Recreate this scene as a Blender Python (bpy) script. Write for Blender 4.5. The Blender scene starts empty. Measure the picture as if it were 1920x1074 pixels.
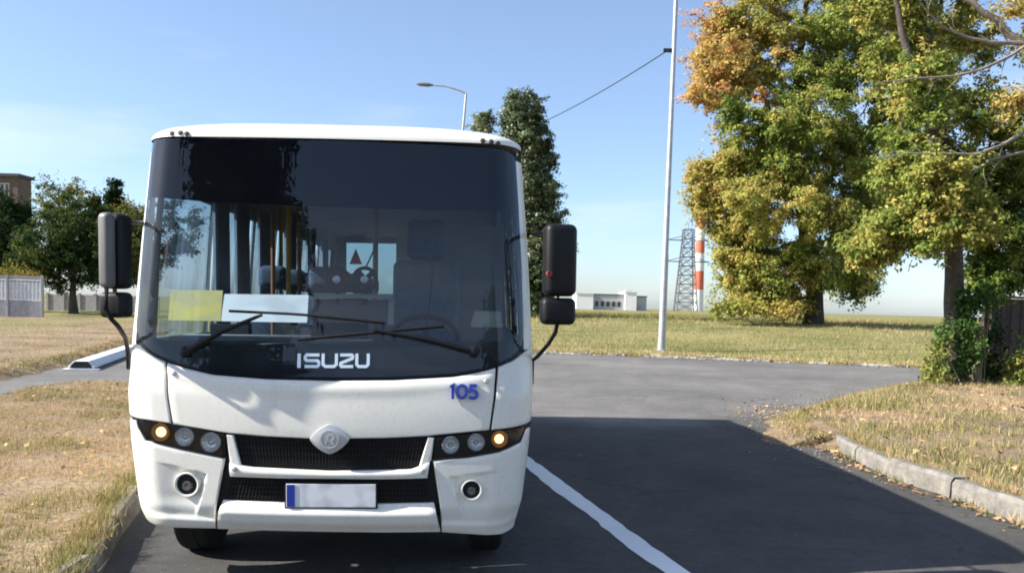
import bpy, bmesh, math, random
import numpy as np
from mathutils import Vector, Matrix

R = math.radians
sc = bpy.context.scene
col = sc.collection
random.seed(7)
rng = np.random.default_rng(11)

# ------------------------------------------------------------------ camera
F_PX, CX, CY = 1663.0, 960.0, 680.0          # photograph 1920 x 1074, cropped from a taller frame
CAM_H, PITCH, ROLL = 1.65, R(-3.72), R(1.5)
cam = bpy.data.cameras.new('camera')
cam.sensor_width = 36.0
cam.lens = 36.0 * F_PX / 1920.0
cam.shift_y = (CY - 537.0) / 1920.0
cam.clip_end = 6000
cam_o = bpy.data.objects.new('camera', cam)
col.objects.link(cam_o)
CAM_M = (Matrix.Translation((0, 0, CAM_H)) @ Matrix.Rotation(R(90) + PITCH, 4, 'X') @ Matrix.Rotation(ROLL, 4, 'Z'))
cam_o.matrix_world = CAM_M
sc.camera = cam_o

# ------------------------------------------------------------------ sky, sun, exposure
LIGHT = Vector((3.40, 0.56, -2.46)).normalized()          # the way sunlight travels
SUN_EL = math.asin(-LIGHT.z)
SUN_AZ = math.atan2(-LIGHT.x, -LIGHT.y)
world = bpy.data.worlds.new('World')
sc.world = world
world.use_nodes = True
wn, wl = world.node_tree.nodes, world.node_tree.links
sky = wn.new('ShaderNodeTexSky')
sky.sky_type = 'NISHITA'
sky.sun_disc = False
sky.sun_elevation = SUN_EL
sky.sun_rotation = SUN_AZ
sky.air_density = 0.84
sky.dust_density = 0.95
sky.ozone_density = 3.8
# thin high cloud wisps
tc = wn.new('ShaderNodeTexCoord')
mp = wn.new('ShaderNodeMapping')
mp.inputs['Scale'].default_value = (1.6, 1.6, 9.0)
wl.new(tc.outputs['Generated'], mp.inputs['Vector'])
cn = wn.new('ShaderNodeTexNoise')
cn.inputs['Scale'].default_value = 1.7
cn.inputs['Detail'].default_value = 5
cn.inputs['Roughness'].default_value = 0.5
wl.new(mp.outputs[0], cn.inputs['Vector'])
cr = wn.new('ShaderNodeMapRange')
cr.inputs['From Min'].default_value = 0.50
cr.inputs['From Max'].default_value = 0.85
cr.inputs['To Min'].default_value = 0.08
cr.inputs['To Max'].default_value = 0.62
wl.new(cn.outputs['Fac'], cr.inputs['Value'])
cm = wn.new('ShaderNodeMix')
cm.data_type = 'RGBA'
cm.inputs['B'].default_value = (5.0, 5.2, 5.5, 1)
wl.new(cr.outputs[0], cm.inputs['Factor'])
wl.new(sky.outputs[0], cm.inputs['A'])
wl.new(cm.outputs['Result'], wn['Background'].inputs['Color'])
wn['Background'].inputs['Strength'].default_value = 0.108
sun = bpy.data.lights.new('sun', 'SUN')
sun.energy = 5.0
sun.angle = R(0.53)
sun.color = (1.0, 0.945, 0.86)
sun_o = bpy.data.objects.new('sun', sun)
col.objects.link(sun_o)
sun_o.rotation_euler = LIGHT.to_track_quat('-Z', 'Y').to_euler()
sun_o.location = (-20, -10, 30)
sc.view_settings.view_transform = 'Standard'
sc.view_settings.look = 'None'
sc.view_settings.exposure = 1.08
sc.view_settings.gamma = 1.0
sc.view_settings.use_curve_mapping = False
sc.cycles.use_denoising = True
sc.cycles.filter_width = 1.9
sc.cycles.max_bounces = 10
sc.cycles.transparent_max_bounces = 16
sc.cycles.caustics_reflective = False
sc.cycles.caustics_refractive = False

# ------------------------------------------------------------------ photo-space helpers (measuring only)
def ray(px, py):
    d = Vector(((px - CX) / F_PX, -(py - CY) / F_PX, -1.0))
    return (CAM_M.to_3x3() @ d).normalized()
CAM_P = Vector((0, 0, CAM_H))
def ground(px, py, z=0.0):
    d = ray(px, py)
    return CAM_P + d * ((z - CAM_H) / d.z)
def at(px, py, Y):
    d = ray(px, py)
    return CAM_P + d * (Y / d.y)

# ------------------------------------------------------------------ tagging
def tag(o, label=None, cat=None, group=None, kind=None):
    if label: o['label'] = label
    if cat: o['category'] = cat
    if group: o['group'] = group
    if kind: o['kind'] = kind
    return o
def empty(name, loc, rz=0.0):
    o = bpy.data.objects.new(name, None)
    o.empty_display_size = 0.2
    o.location = loc
    o.rotation_euler = (0, 0, rz)
    col.objects.link(o)
    return o

# ------------------------------------------------------------------ mesh helpers
def link(name, me, mat=None, parent=None):
    o = bpy.data.objects.new(name, me)
    if mat is not None and not me.materials: me.materials.append(mat)
    col.objects.link(o)
    if parent is not None: o.parent = parent
    return o
def np_mesh(name, verts, faces, mat=None, parent=None, smooth=False, attrs=None):
    verts = np.asarray(verts, dtype=np.float32)
    faces = np.asarray(faces, dtype=np.int32)
    me = bpy.data.meshes.new(name)
    k = faces.shape[1]
    me.vertices.add(len(verts)); me.vertices.foreach_set('co', verts.ravel())
    me.loops.add(faces.size); me.loops.foreach_set('vertex_index', faces.ravel())
    me.polygons.add(len(faces))
    me.polygons.foreach_set('loop_start', np.arange(0, faces.size, k, dtype=np.int32))
    me.polygons.foreach_set('loop_total', np.full(len(faces), k, dtype=np.int32))
    if smooth: me.polygons.foreach_set('use_smooth', np.ones(len(faces), dtype=bool))
    if attrs:
        for an, av in attrs.items():
            a = me.attributes.new(an, 'FLOAT', 'FACE')
            a.data.foreach_set('value', np.asarray(av, dtype=np.float32))
    me.update(calc_edges=True)
    return link(name, me, mat, parent)

class MB:
    def __init__(self): self.v = []; self.f = []
    def add(self, verts, faces):
        n = len(self.v)
        self.v += [tuple(p) for p in verts]
        self.f += [tuple(i + n for i in f) for f in faces]
        return self
    def box(self, c, s, rot=None):
        x, y, z = s[0] / 2, s[1] / 2, s[2] / 2
        vs = [Vector((a * x, b * y, d * z)) for d in (-1, 1) for b in (-1, 1) for a in (-1, 1)]
        if rot is not None: vs = [rot @ p for p in vs]
        c = Vector(c)
        return self.add([p + c for p in vs], [(0, 2, 3, 1), (4, 5, 7, 6), (0, 1, 5, 4), (2, 6, 7, 3), (0, 4, 6, 2), (1, 3, 7, 5)])
    def tube(self, pts, rad, n=8, cap=True):
        pts = [Vector(p) for p in pts]
        if not hasattr(rad, '__len__'): rad = [rad] * len(pts)
        vs, fs = [], []
        up = None
        for i, p in enumerate(pts):
            t = (pts[min(i + 1, len(pts) - 1)] - pts[max(i - 1, 0)])
            if t.length < 1e-9: t = Vector((0, 0, 1))
            t.normalize()
            if up is None:
                up = Vector((0, 0, 1)) if abs(t.z) < 0.9 else Vector((1, 0, 0))
            a = t.cross(up).normalized(); b = t.cross(a).normalized(); up = -b if False else up
            for k in range(n):
                w = 2 * math.pi * k / n
                vs.append(p + (a * math.cos(w) + b * math.sin(w)) * rad[i])
        for i in range(len(pts) - 1):
            for k in range(n):
                k2 = (k + 1) % n
                fs.append((i * n + k, i * n + k2, (i + 1) * n + k2, (i + 1) * n + k))
        if cap:
            fs.append(tuple(range(n - 1, -1, -1)))
            fs.append(tuple((len(pts) - 1) * n + k for k in range(n)))
        return self.add(vs, fs)
    def lathe(self, prof, c, axis, n=24, closed=False):
        """prof: list of (radius, height along axis)"""
        c = Vector(c); ax = Vector(axis).normalized()
        u = ax.orthogonal().normalized(); w = ax.cross(u)
        vs, fs = [], []
        for r, h in prof:
            for k in range(n):
                t = 2 * math.pi * k / n
                vs.append(c + ax * h + (u * math.cos(t) + w * math.sin(t)) * r)
        m = len(prof)
        for i in range(m - 1 if not closed else m):
            j = (i + 1) % m
            for k in range(n):
                k2 = (k + 1) % n
                fs.append((i * n + k, i * n + k2, j * n + k2, j * n + k))
        if not closed:
            fs.append(tuple(range(n - 1, -1, -1)))
            fs.append(tuple((m - 1) * n + k for k in range(n)))
        return self.add(vs, fs)
    def prism(self, poly, a, b):
        """poly: list of 3d points; extruded by vector b-a"""
        d = Vector(b) - Vector(a); n = len(poly)
        vs = [Vector(p) for p in poly] + [Vector(p) + d for p in poly]
        fs = [tuple(range(n - 1, -1, -1)), tuple(range(n, 2 * n))] + [(i, (i + 1) % n, n + (i + 1) % n, n + i) for i in range(n)]
        return self.add(vs, fs)
    def build(self, name, mat, parent=None, smooth=False, bevel=0.0, seg=2, fix=True):
        me = bpy.data.meshes.new(name)
        me.from_pydata(self.v, [], self.f)
        if fix or bevel:
            bm = bmesh.new(); bm.from_mesh(me)
            if bevel:
                es = [e for e in bm.edges if len(e.link_faces) == 2 and e.calc_face_angle(0) > 0.6]
                bmesh.ops.bevel(bm, geom=es, offset=bevel, segments=seg, affect='EDGES', profile=0.5, clamp_overlap=True)
            bmesh.ops.recalc_face_normals(bm, faces=bm.faces)
            bm.to_mesh(me); bm.free()
        if smooth:
            me.polygons.foreach_set('use_smooth', np.ones(len(me.polygons), dtype=bool))
            if hasattr(me, 'set_sharp_from_angle'): me.set_sharp_from_angle(angle=R(38))
        me.update()
        return link(name, me, mat, parent)

# ------------------------------------------------------------------ materials
def mat_new(name):
    m = bpy.data.materials.new(name); m.use_nodes = True
    nt = m.node_tree
    return m, nt.nodes, nt.links, nt.nodes['Principled BSDF']
def simple(name, c, rough=0.5, metal=0.0, noise=0.0, nscale=8.0, bump=0.0, bscale=60.0, coat=0.0, spec=0.5):
    m, n, l, b = mat_new(name)
    b.inputs['Base Color'].default_value = (*c, 1)
    b.inputs['Roughness'].default_value = rough
    b.inputs['Metallic'].default_value = metal
    b.inputs['Coat Weight'].default_value = coat
    b.inputs['Specular IOR Level'].default_value = spec
    if noise:
        t = n.new('ShaderNodeTexCoord'); x = n.new('ShaderNodeTexNoise')
        x.inputs['Scale'].default_value = nscale; x.inputs['Detail'].default_value = 6; x.inputs['Roughness'].default_value = 0.62
        l.new(t.outputs['Object'], x.inputs['Vector'])
        mr = n.new('ShaderNodeMapRange')
        mr.inputs['From Min'].default_value = 0.3; mr.inputs['From Max'].default_value = 0.7
        mr.inputs['To Min'].default_value = 1 - noise; mr.inputs['To Max'].default_value = 1 + noise
        l.new(x.outputs['Fac'], mr.inputs['Value'])
        mx = n.new('ShaderNodeMix'); mx.data_type = 'RGBA'; mx.blend_type = 'MULTIPLY'; mx.inputs['Factor'].default_value = 1
        mx.inputs['A'].default_value = (*c, 1)
        l.new(mr.outputs[0], mx.inputs['B']); l.new(mx.outputs['Result'], b.inputs['Base Color'])
    if bump:
        t = n.new('ShaderNodeTexCoord'); x = n.new('ShaderNodeTexNoise')
        x.inputs['Scale'].default_value = bscale; x.inputs['Detail'].default_value = 4
        l.new(t.outputs['Object'], x.inputs['Vector'])
        bp = n.new('ShaderNodeBump'); bp.inputs['Strength'].default_value = bump; bp.inputs['Distance'].default_value = 0.02
        l.new(x.outputs['Fac'], bp.inputs['Height']); l.new(bp.outputs[0], b.inputs['Normal'])
    return m
def ramp(n, stops):
    r = n.new('ShaderNodeValToRGB'); e = r.color_ramp.elements
    while len(e) < len(stops): e.new(0.5)
    for i, (p, c) in enumerate(stops): e[i].position = p; e[i].color = (*c, 1)
    return r
def noise_node(n, l, vec, scale, detail=5, rough=0.6):
    x = n.new('ShaderNodeTexNoise'); x.inputs['Scale'].default_value = scale
    x.inputs['Detail'].default_value = detail; x.inputs['Roughness'].default_value = rough
    l.new(vec, x.inputs['Vector']); return x
def mixc(n, l, fac, a, b, mode='MIX'):
    m = n.new('ShaderNodeMix'); m.data_type = 'RGBA'; m.blend_type = mode
    for s, k in ((fac, 'Factor'), (a, 'A'), (b, 'B')):
        if hasattr(s, 'links'): l.new(s, m.inputs[k])
        elif isinstance(s, (int, float)): m.inputs[k].default_value = s
        else: m.inputs[k].default_value = (*s, 1)
    return m.outputs['Result']
def mrange(n, l, v, a, b, c=0.0, d=1.0):
    r = n.new('ShaderNodeMapRange')
    r.inputs['From Min'].default_value = a; r.inputs['From Max'].default_value = b
    r.inputs['To Min'].default_value = c; r.inputs['To Max'].default_value = d
    l.new(v, r.inputs['Value']); return r.outputs[0]

def asphalt_mat():
    m, n, l, b = mat_new('asphalt')
    t = n.new('ShaderNodeTexCoord'); P = t.outputs['Object']
    big = noise_node(n, l, P, 0.22, 4, 0.6); mid = noise_node(n, l, P, 1.7, 6, 0.65); fine = noise_node(n, l, P, 95, 3, 0.7)
    base = ramp(n, [(0.25, (0.068, 0.065, 0.063)), (0.5, (0.105, 0.101, 0.096)), (0.75, (0.15, 0.144, 0.136))])
    l.new(big.outputs['Fac'], base.inputs['Fac'])
    c1 = mixc(n, l, 1.0, base.outputs[0], mrange(n, l, mid.outputs['Fac'], 0.3, 0.7, 0.78, 1.18), 'MULTIPLY')
    c2 = mixc(n, l, 1.0, c1, mrange(n, l, fine.outputs['Fac'], 0.3, 0.72, 0.6, 1.4), 'MULTIPLY')
    # stretched tyre-worn streaks along the cross road
    mp_ = n.new('ShaderNodeMapping'); mp_.inputs['Scale'].default_value = (0.09, 0.75, 1); mp_.inputs['Rotation'].default_value = (0, 0, R(14)); l.new(P, mp_.inputs['Vector'])
    st = noise_node(n, l, mp_.outputs[0], 1.0, 4, 0.55)
    c3 = mixc(n, l, mrange(n, l, st.outputs['Fac'], 0.5, 0.68, 0, 0.6), c2, (0.10, 0.095, 0.09))
    # cracks
    dist = noise_node(n, l, P, 1.3, 4, 0.6)
    vadd = n.new('ShaderNodeVectorMath'); vadd.operation = 'MULTIPLY_ADD'
    l.new(dist.outputs['Color'], vadd.inputs[0]); vadd.inputs[1].default_value = (0.9, 0.9, 0); l.new(P, vadd.inputs[2])
    vo = n.new('ShaderNodeTexVoronoi'); vo.feature = 'DISTANCE_TO_EDGE'; vo.inputs['Scale'].default_value = 0.55
    l.new(vadd.outputs[0], vo.inputs['Vector'])
    crk = mrange(n, l, vo.outputs['Distance'], 0.003, 0.012, 0.40, 0.0)
    gate = mrange(n, l, noise_node(n, l, P, 0.35, 2, 0.5).outputs['Fac'], 0.46, 0.58)
    mul = n.new('ShaderNodeMath'); mul.operation = 'MULTIPLY'; l.new(crk, mul.inputs[0]); l.new(gate, mul.inputs[1])
    c4 = mixc(n, l, mul.outputs[0], c3, (0.035, 0.033, 0.03))
    # pale grit
    gr = noise_node(n, l, P, 34, 2, 0.5)
    gf = mrange(n, l, gr.outputs['Fac'], 0.70, 0.75, 0, 0.7)
    c5 = mixc(n, l, gf, c4, (0.42, 0.38, 0.32))
    md = noise_node(n, l, P, 11, 4, 0.7)
    c5 = mixc(n, l, 1.0, c5, mrange(n, l, md.outputs['Fac'], 0.3, 0.7, 0.84, 1.16), 'MULTIPLY')
    # cross road paler, bleached and sunlit; near asphalt darkened to deepen bus shadow; joint wanders
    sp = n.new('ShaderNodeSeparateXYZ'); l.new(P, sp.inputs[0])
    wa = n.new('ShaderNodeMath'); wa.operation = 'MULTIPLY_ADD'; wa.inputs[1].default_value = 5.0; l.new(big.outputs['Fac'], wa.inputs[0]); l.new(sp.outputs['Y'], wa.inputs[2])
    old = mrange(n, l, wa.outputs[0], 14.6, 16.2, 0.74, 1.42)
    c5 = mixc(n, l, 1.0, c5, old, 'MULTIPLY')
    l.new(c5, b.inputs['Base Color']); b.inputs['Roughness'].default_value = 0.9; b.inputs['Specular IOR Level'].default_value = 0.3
    bp = n.new('ShaderNodeBump'); bp.inputs['Strength'].default_value = 0.6; bp.inputs['Distance'].default_value = 0.01
    l.new(fine.outputs['Fac'], bp.inputs['Height']); l.new(bp.outputs[0], b.inputs['Normal'])
    return m
def soil_mat(name, ca, cb, cc, s=1.0):
    m, n, l, b = mat_new(name)
    t = n.new('ShaderNodeTexCoord'); P = t.outputs['Object']
    a = noise_node(n, l, P, 0.45 * s, 5, 0.6); f = noise_node(n, l, P, 14 * s, 5, 0.7); g = noise_node(n, l, P, 70 * s, 3, 0.7)
    r = ramp(n, [(0.32, ca), (0.5, cb), (0.68, cc)]); l.new(a.outputs['Fac'], r.inputs['Fac'])
    c1 = mixc(n, l, 1.0, r.outputs[0], mrange(n, l, f.outputs['Fac'], 0.3, 0.7, 0.55, 1.4), 'MULTIPLY')
    c2 = mixc(n, l, 1.0, c1, mrange(n, l, g.outputs['Fac'], 0.3, 0.7, 0.6, 1.4), 'MULTIPLY')
    l.new(c2, b.inputs['Base Color']); b.inputs['Roughness'].default_value = 1.0; b.inputs['Specular IOR Level'].default_value = 0.1
    bp = n.new('ShaderNodeBump'); bp.inputs['Strength'].default_value = 0.9; bp.inputs['Distance'].default_value = 0.05
    l.new(f.outputs['Fac'], bp.inputs['Height']); l.new(bp.outputs[0], b.inputs['Normal'])
    return m
def leaf_mat(name, stops, trans=0.35, patch=0.5, gloss=0.0):
    """colour by the leaf's own 'hue' attribute, jittered leaf by leaf"""
    m = bpy.data.materials.new(name); m.use_nodes = True
    n, l = m.node_tree.nodes, m.node_tree.links
    n.remove(n['Principled BSDF']); out = n['Material Output']
    at_ = n.new('ShaderNodeAttribute'); at_.attribute_name = 'hue'
    g = n.new('ShaderNodeNewGeometry')
    ad = n.new('ShaderNodeMath'); ad.operation = 'MULTIPLY_ADD'; ad.inputs[1].default_value = 0.18; 
    l.new(g.outputs['Random Per Island'], ad.inputs[0]); l.new(at_.outputs['Fac'], ad.inputs[2])
    sb = n.new('ShaderNodeMath'); sb.operation = 'SUBTRACT'; sb.inputs[1].default_value = 0.09; l.new(ad.outputs[0], sb.inputs[0])
    r = ramp(n, stops); l.new(sb.outputs[0], r.inputs['Fac'])
    wn_ = n.new('ShaderNodeTexWhiteNoise'); wn_.noise_dimensions = '1D'; l.new(g.outputs['Random Per Island'], wn_.inputs['W'])
    c = mixc(n, l, 1.0, r.outputs[0], mrange(n, l, wn_.outputs['Value'], 0, 1, 0.7, 1.3), 'MULTIPLY')
    d = n.new('ShaderNodeBsdfDiffuse'); tr = n.new('ShaderNodeBsdfTranslucent'); l.new(c, d.inputs['Color']); l.new(c, tr.inputs['Color'])
    mx = n.new('ShaderNodeMixShader'); mx.inputs[0].default_value = trans
    l.new(d.outputs[0], mx.inputs[1]); l.new(tr.outputs[0], mx.inputs[2])
    last = mx.outputs[0]
    if gloss:
        gl = n.new('ShaderNodeBsdfGlossy'); gl.inputs['Roughness'].default_value = 0.45
        m2 = n.new('ShaderNodeMixShader'); m2.inputs[0].default_value = gloss
        l.new(last, m2.inputs[1]); l.new(gl.outputs[0], m2.inputs[2]); last = m2.outputs[0]
    l.new(last, out.inputs['Surface'])
    return m
def glass_mat(name, tint, ior=1.5, rough=0.0, boost=1.0):
    m = bpy.data.materials.new(name); m.use_nodes = True
    n, l = m.node_tree.nodes, m.node_tree.links
    n.remove(n['Principled BSDF'])
    tr = n.new('ShaderNodeBsdfTransparent'); tr.inputs[0].default_value = (*tint, 1)
    gl = n.new('ShaderNodeBsdfGlossy'); gl.inputs['Roughness'].default_value = rough
    fr = n.new('ShaderNodeFresnel'); fr.inputs['IOR'].default_value = ior
    ml = n.new('ShaderNodeMath'); ml.operation = 'MULTIPLY'; ml.use_clamp = True; ml.inputs[1].default_value = boost; l.new(fr.outputs[0], ml.inputs[0])
    mx = n.new('ShaderNodeMixShader'); l.new(ml.outputs[0], mx.inputs[0]); l.new(tr.outputs[0], mx.inputs[1]); l.new(gl.outputs[0], mx.inputs[2])
    l.new(mx.outputs[0], n['Material Output'].inputs['Surface'])
    return m
def paint_mat():
    m, n, l, b = mat_new('bus_white_paint')
    t = n.new('ShaderNodeTexCoord'); P = t.outputs['Object']
    a = noise_node(n, l, P, 2.2, 5, 0.6); f = noise_node(n, l, P, 45, 4, 0.7)
    c = mixc(n, l, mrange(n, l, a.outputs['Fac'], 0.45, 0.75, 0, 0.22), (0.82, 0.80, 0.725), (0.62, 0.585, 0.50))
    c = mixc(n, l, mrange(n, l, f.outputs['Fac'], 0.52, 0.75, 0, 0.30), c, (0.46, 0.42, 0.36))
    mp_ = n.new('ShaderNodeMapping'); mp_.inputs['Scale'].default_value = (9, 9, 0.8); l.new(P, mp_.inputs['Vector'])
    s = noise_node(n, l, mp_.outputs[0], 1.0, 4, 0.6)
    c = mixc(n, l, mrange(n, l, s.outputs['Fac'], 0.55, 0.75, 0, 0.16), c, (0.50, 0.47, 0.42))
    l.new(c, b.inputs['Base Color'])
    l.new(mrange(n, l, a.outputs['Fac'], 0.3, 0.7, 0.22, 0.42), b.inputs['Roughness'])
    b.inputs['Coat Weight'].default_value = 0.25; b.inputs['Coat Roughness'].default_value = 0.12
    return m
M = {}
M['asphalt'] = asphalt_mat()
M['verge'] = soil_mat('dry_verge_soil', (0.17, 0.13, 0.085), (0.26, 0.195, 0.125), (0.34, 0.26, 0.165))
M['field'] = soil_mat('field_soil', (0.14, 0.14, 0.055), (0.21, 0.20, 0.085), (0.27, 0.225, 0.11), 0.5)
M['paint'] = paint_mat()
M['black_plastic'] = simple('black_plastic', (0.007, 0.007, 0.008), 0.5, noise=0.25, nscale=20, spec=0.3)
M['black_gloss'] = simple('black_gloss_band', (0.005, 0.006, 0.008), 0.25, spec=0.25)
M['band'] = simple('navy_sun_band', (0.004, 0.006, 0.015), 0.6, spec=0.1)
M['rubber'] = simple('tyre_rubber', (0.010, 0.010, 0.010), 0.85, bump=0.3, bscale=40)
M['under'] = simple('underbody', (0.02, 0.02, 0.02), 0.9, noise=0.4)
M['rim'] = simple('steel_rim', (0.45, 0.45, 0.46), 0.4, 0.8, noise=0.2)
M['reflector'] = simple('lamp_reflector', (0.88, 0.89, 0.90), 0.25, 0.3, noise=0.3, nscale=70)
M['chrome'] = simple('chrome', (0.78, 0.79, 0.80), 0.16, 1.0)
M['fog_lens'] = simple('fog_lens', (0.16, 0.16, 0.17), 0.2, 0.5)
M['silver'] = simple('satin_silver', (0.62, 0.63, 0.64), 0.32, 0.55, noise=0.08)
M['silver_light'] = simple('light_silver', (0.68, 0.69, 0.70), 0.3, 0.5)
M['letter'] = simple('bright_letter', (0.82, 0.86, 0.88), 0.22, 0.6)
M['blue'] = simple('blue_vinyl', (0.012, 0.035, 0.30), 0.45)
M['plain_grey'] = simple('mirror_sun_and_lamp_head_grey', (0.13, 0.128, 0.124), 0.5, noise=0.15)  # on the mirror this grey is painted sunlight; on lamp heads their own colour
M['mirror'] = simple('mirror_glass', (0.8, 0.82, 0.84), 0.03, 1.0)
M['glass'] = glass_mat('windscreen_glass', (0.70, 0.79, 0.87), 1.5, 0.0, 1.3)
def add_dust(m):
    n, l = m.node_tree.nodes, m.node_tree.links
    out = n['Material Output']; src = out.inputs['Surface'].links[0].from_socket
    t = n.new('ShaderNodeTexCoord'); x = noise_node(n, l, t.outputs['Object'], 5.0, 6, 0.65)
    sp = n.new('ShaderNodeSeparateXYZ'); l.new(t.outputs['Object'], sp.inputs[0])
    lo = mrange(n, l, sp.outputs['Z'], 1.35, 2.1, 0.016, 0.004)
    ml = n.new('ShaderNodeMath'); ml.operation = 'MULTIPLY'; l.new(lo, ml.inputs[0]); l.new(mrange(n, l, x.outputs['Fac'], 0.3, 0.7, 0.5, 1.5), ml.inputs[1])
    d = n.new('ShaderNodeBsdfDiffuse'); d.inputs['Color'].default_value = (0.62, 0.64, 0.66, 1)
    mx = n.new('ShaderNodeMixShader'); l.new(ml.outputs[0], mx.inputs[0]); l.new(src, mx.inputs[1]); l.new(d.outputs[0], mx.inputs[2])
    l.new(mx.outputs[0], out.inputs['Surface'])
add_dust(M['glass'])
M['side_glass'] = glass_mat('side_window_glass', (0.60, 0.70, 0.74), 1.5, 0.0, 1.6)
M['lens'] = glass_mat('clear_lens', (0.93, 0.94, 0.95), 1.45, 0.02, 1.0)
M['seat'] = simple('blue_grey_seat_fabric', (0.055, 0.085, 0.14), 0.9, noise=0.3, nscale=30)
M['driver_seat'] = simple('grey_driver_seat', (0.13, 0.155, 0.19), 0.85, noise=0.2, nscale=25)
M['curtain'] = simple('grey_blue_curtain', (0.22, 0.27, 0.34), 0.95, noise=0.15, nscale=12)
M['inner'] = simple('cabin_lining', (0.30, 0.30, 0.30), 0.8, noise=0.1)
M['floor'] = simple('cabin_floor', (0.09, 0.09, 0.09), 0.8, noise=0.2)
M['dash'] = simple('dashboard', (0.045, 0.05, 0.06), 0.7, noise=0.15)
M['yellow_rail'] = simple('yellow_rail', (0.75, 0.42, 0.02), 0.4)
M['orange_rail'] = simple('brown_rail', (0.30, 0.14, 0.06), 0.45)
M['cream'] = simple('cream_board', (0.62, 0.57, 0.44), 0.7, noise=0.08)
M['brown_board'] = simple('brown_grey_board', (0.22, 0.17, 0.15), 0.8, noise=0.15)
M['concrete'] = simple('kerb_concrete', (0.20, 0.187, 0.165), 0.95, noise=0.42, nscale=7, bump=0.5, bscale=40)
M['old_kerb'] = simple('old_kerb', (0.42, 0.40, 0.36), 0.95, noise=0.45, nscale=7, bump=0.6, bscale=30)
M['white_concrete'] = simple('white_painted_concrete', (0.66, 0.68, 0.69), 0.85, noise=0.14, nscale=7, bump=0.3)
M['fence_concrete'] = simple('fence_concrete', (0.34, 0.335, 0.345), 0.95, noise=0.2, nscale=5)
M['galv'] = simple('galvanised_steel', (0.42, 0.43, 0.44), 0.5, 0.45, noise=0.18, nscale=6)
M['pylon'] = simple('pylon_steel', (0.11, 0.12, 0.14), 0.6, 0.3)
M['white_wall'] = simple('white_render', (0.74, 0.74, 0.72), 0.9, noise=0.08, nscale=0.6)
M['grey_wall'] = simple('grey_render', (0.42, 0.43, 0.44), 0.9, noise=0.15, nscale=0.6)
M['brick'] = simple('brown_brick', (0.13, 0.095, 0.075), 0.95, noise=0.25, nscale=1.5)
M['sticker'] = simple('faded_red_sticker', (0.30, 0.05, 0.05), 0.5)
M['roof'] = simple('roof_felt', (0.06, 0.055, 0.055), 0.9)
M['window'] = simple('far_window', (0.03, 0.035, 0.045), 0.15)
M['red_band'] = simple('chimney_red', (0.60, 0.15, 0.08), 0.8, noise=0.12, nscale=0.6)  # haze put into the colour: red paled for distance
M['white_band'] = simple('chimney_white', (0.74, 0.73, 0.71), 0.8, noise=0.08, nscale=0.6)
M['rust'] = simple('rusty_sheet', (0.085, 0.062, 0.055), 0.75, 0.2, noise=0.35, nscale=3)
M['red_rail'] = simple('red_oxide_rail', (0.30, 0.085, 0.06), 0.7, noise=0.2)
M['bark'] = simple('dark_bark', (0.075, 0.058, 0.045), 0.95, noise=0.4, nscale=6, bump=0.8, bscale=18)
M['pale_bark'] = simple('pale_bark', (0.24, 0.205, 0.165), 0.95, noise=0.35, nscale=5, bump=0.6, bscale=18)
M['stem'] = simple('dry_stem', (0.26, 0.21, 0.14), 0.95)
M['wire'] = simple('black_cable', (0.02, 0.02, 0.022), 0.7)
def line_paint():
    m, n, l, b = mat_new('road_paint')
    t = n.new('ShaderNodeTexCoord'); P = t.outputs['Object']
    f = noise_node(n, l, P, 60, 4, 0.7); a = noise_node(n, l, P, 3, 4, 0.6)
    c = mixc(n, l, mrange(n, l, f.outputs['Fac'], 0.62, 0.72, 0, 0.45), (0.86, 0.86, 0.85), (0.40, 0.39, 0.38))
    c = mixc(n, l, mrange(n, l, a.outputs['Fac'], 0.55, 0.8, 0, 0.35), c, (0.55, 0.54, 0.52))
    l.new(c, b.inputs['Base Color']); b.inputs['Roughness'].default_value = 0.8
    return m
M['line'] = line_paint()
def emit_mat(name, c, s):
    m, n, l, b = mat_new(name)
    b.inputs['Base Color'].default_value = (*c, 1); b.inputs['Emission Color'].default_value = (*c, 1); b.inputs['Emission Strength'].default_value = s
    return m
M['amber_lit'] = emit_mat('amber_bulb_lit', (1.0, 0.70, 0.30), 1.3)
M['amber_dim'] = emit_mat('amber_reflector', (0.20, 0.085, 0.015), 0.04)
# leaves: hue 0 = deep green ... 1 = orange
M['maple'] = leaf_mat('maple_leaves', [(0.0, (0.07, 0.13, 0.035)), (0.30, (0.19, 0.265, 0.06)), (0.52, (0.39, 0.39, 0.10)), (0.78, (0.56, 0.43, 0.14)), (1.0, (0.60, 0.32, 0.14))], 0.45)
M['dark_leaf'] = leaf_mat('dark_green_leaves', [(0.0, (0.022, 0.045, 0.018)), (0.5, (0.05, 0.085, 0.028)), (0.8, (0.15, 0.165, 0.04)), (1.0, (0.30, 0.22, 0.06))], 0.3)
M['poplar'] = leaf_mat('poplar_leaves', [(0.0, (0.045, 0.07, 0.035)), (0.5, (0.105, 0.14, 0.06)), (1.0, (0.20, 0.215, 0.085))], 0.25, gloss=0.05)
M['ivy'] = leaf_mat('creeper_leaves', [(0.0, (0.03, 0.09, 0.02)), (0.5, (0.095, 0.17, 0.05)), (0.8, (0.34, 0.34, 0.09)), (1.0, (0.52, 0.40, 0.10))], 0.35)
M['conifer'] = leaf_mat('conifer_needles', [(0.0, (0.012, 0.03, 0.014)), (1.0, (0.04, 0.065, 0.025))], 0.1)
M['grass'] = leaf_mat('grass_blades', [(0.0, (0.075, 0.125, 0.03)), (0.35, (0.23, 0.235, 0.075)), (0.6, (0.46, 0.345, 0.185)), (0.85, (0.58, 0.43, 0.26)), (1.0, (0.42, 0.24, 0.13))], 0.25)
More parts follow.
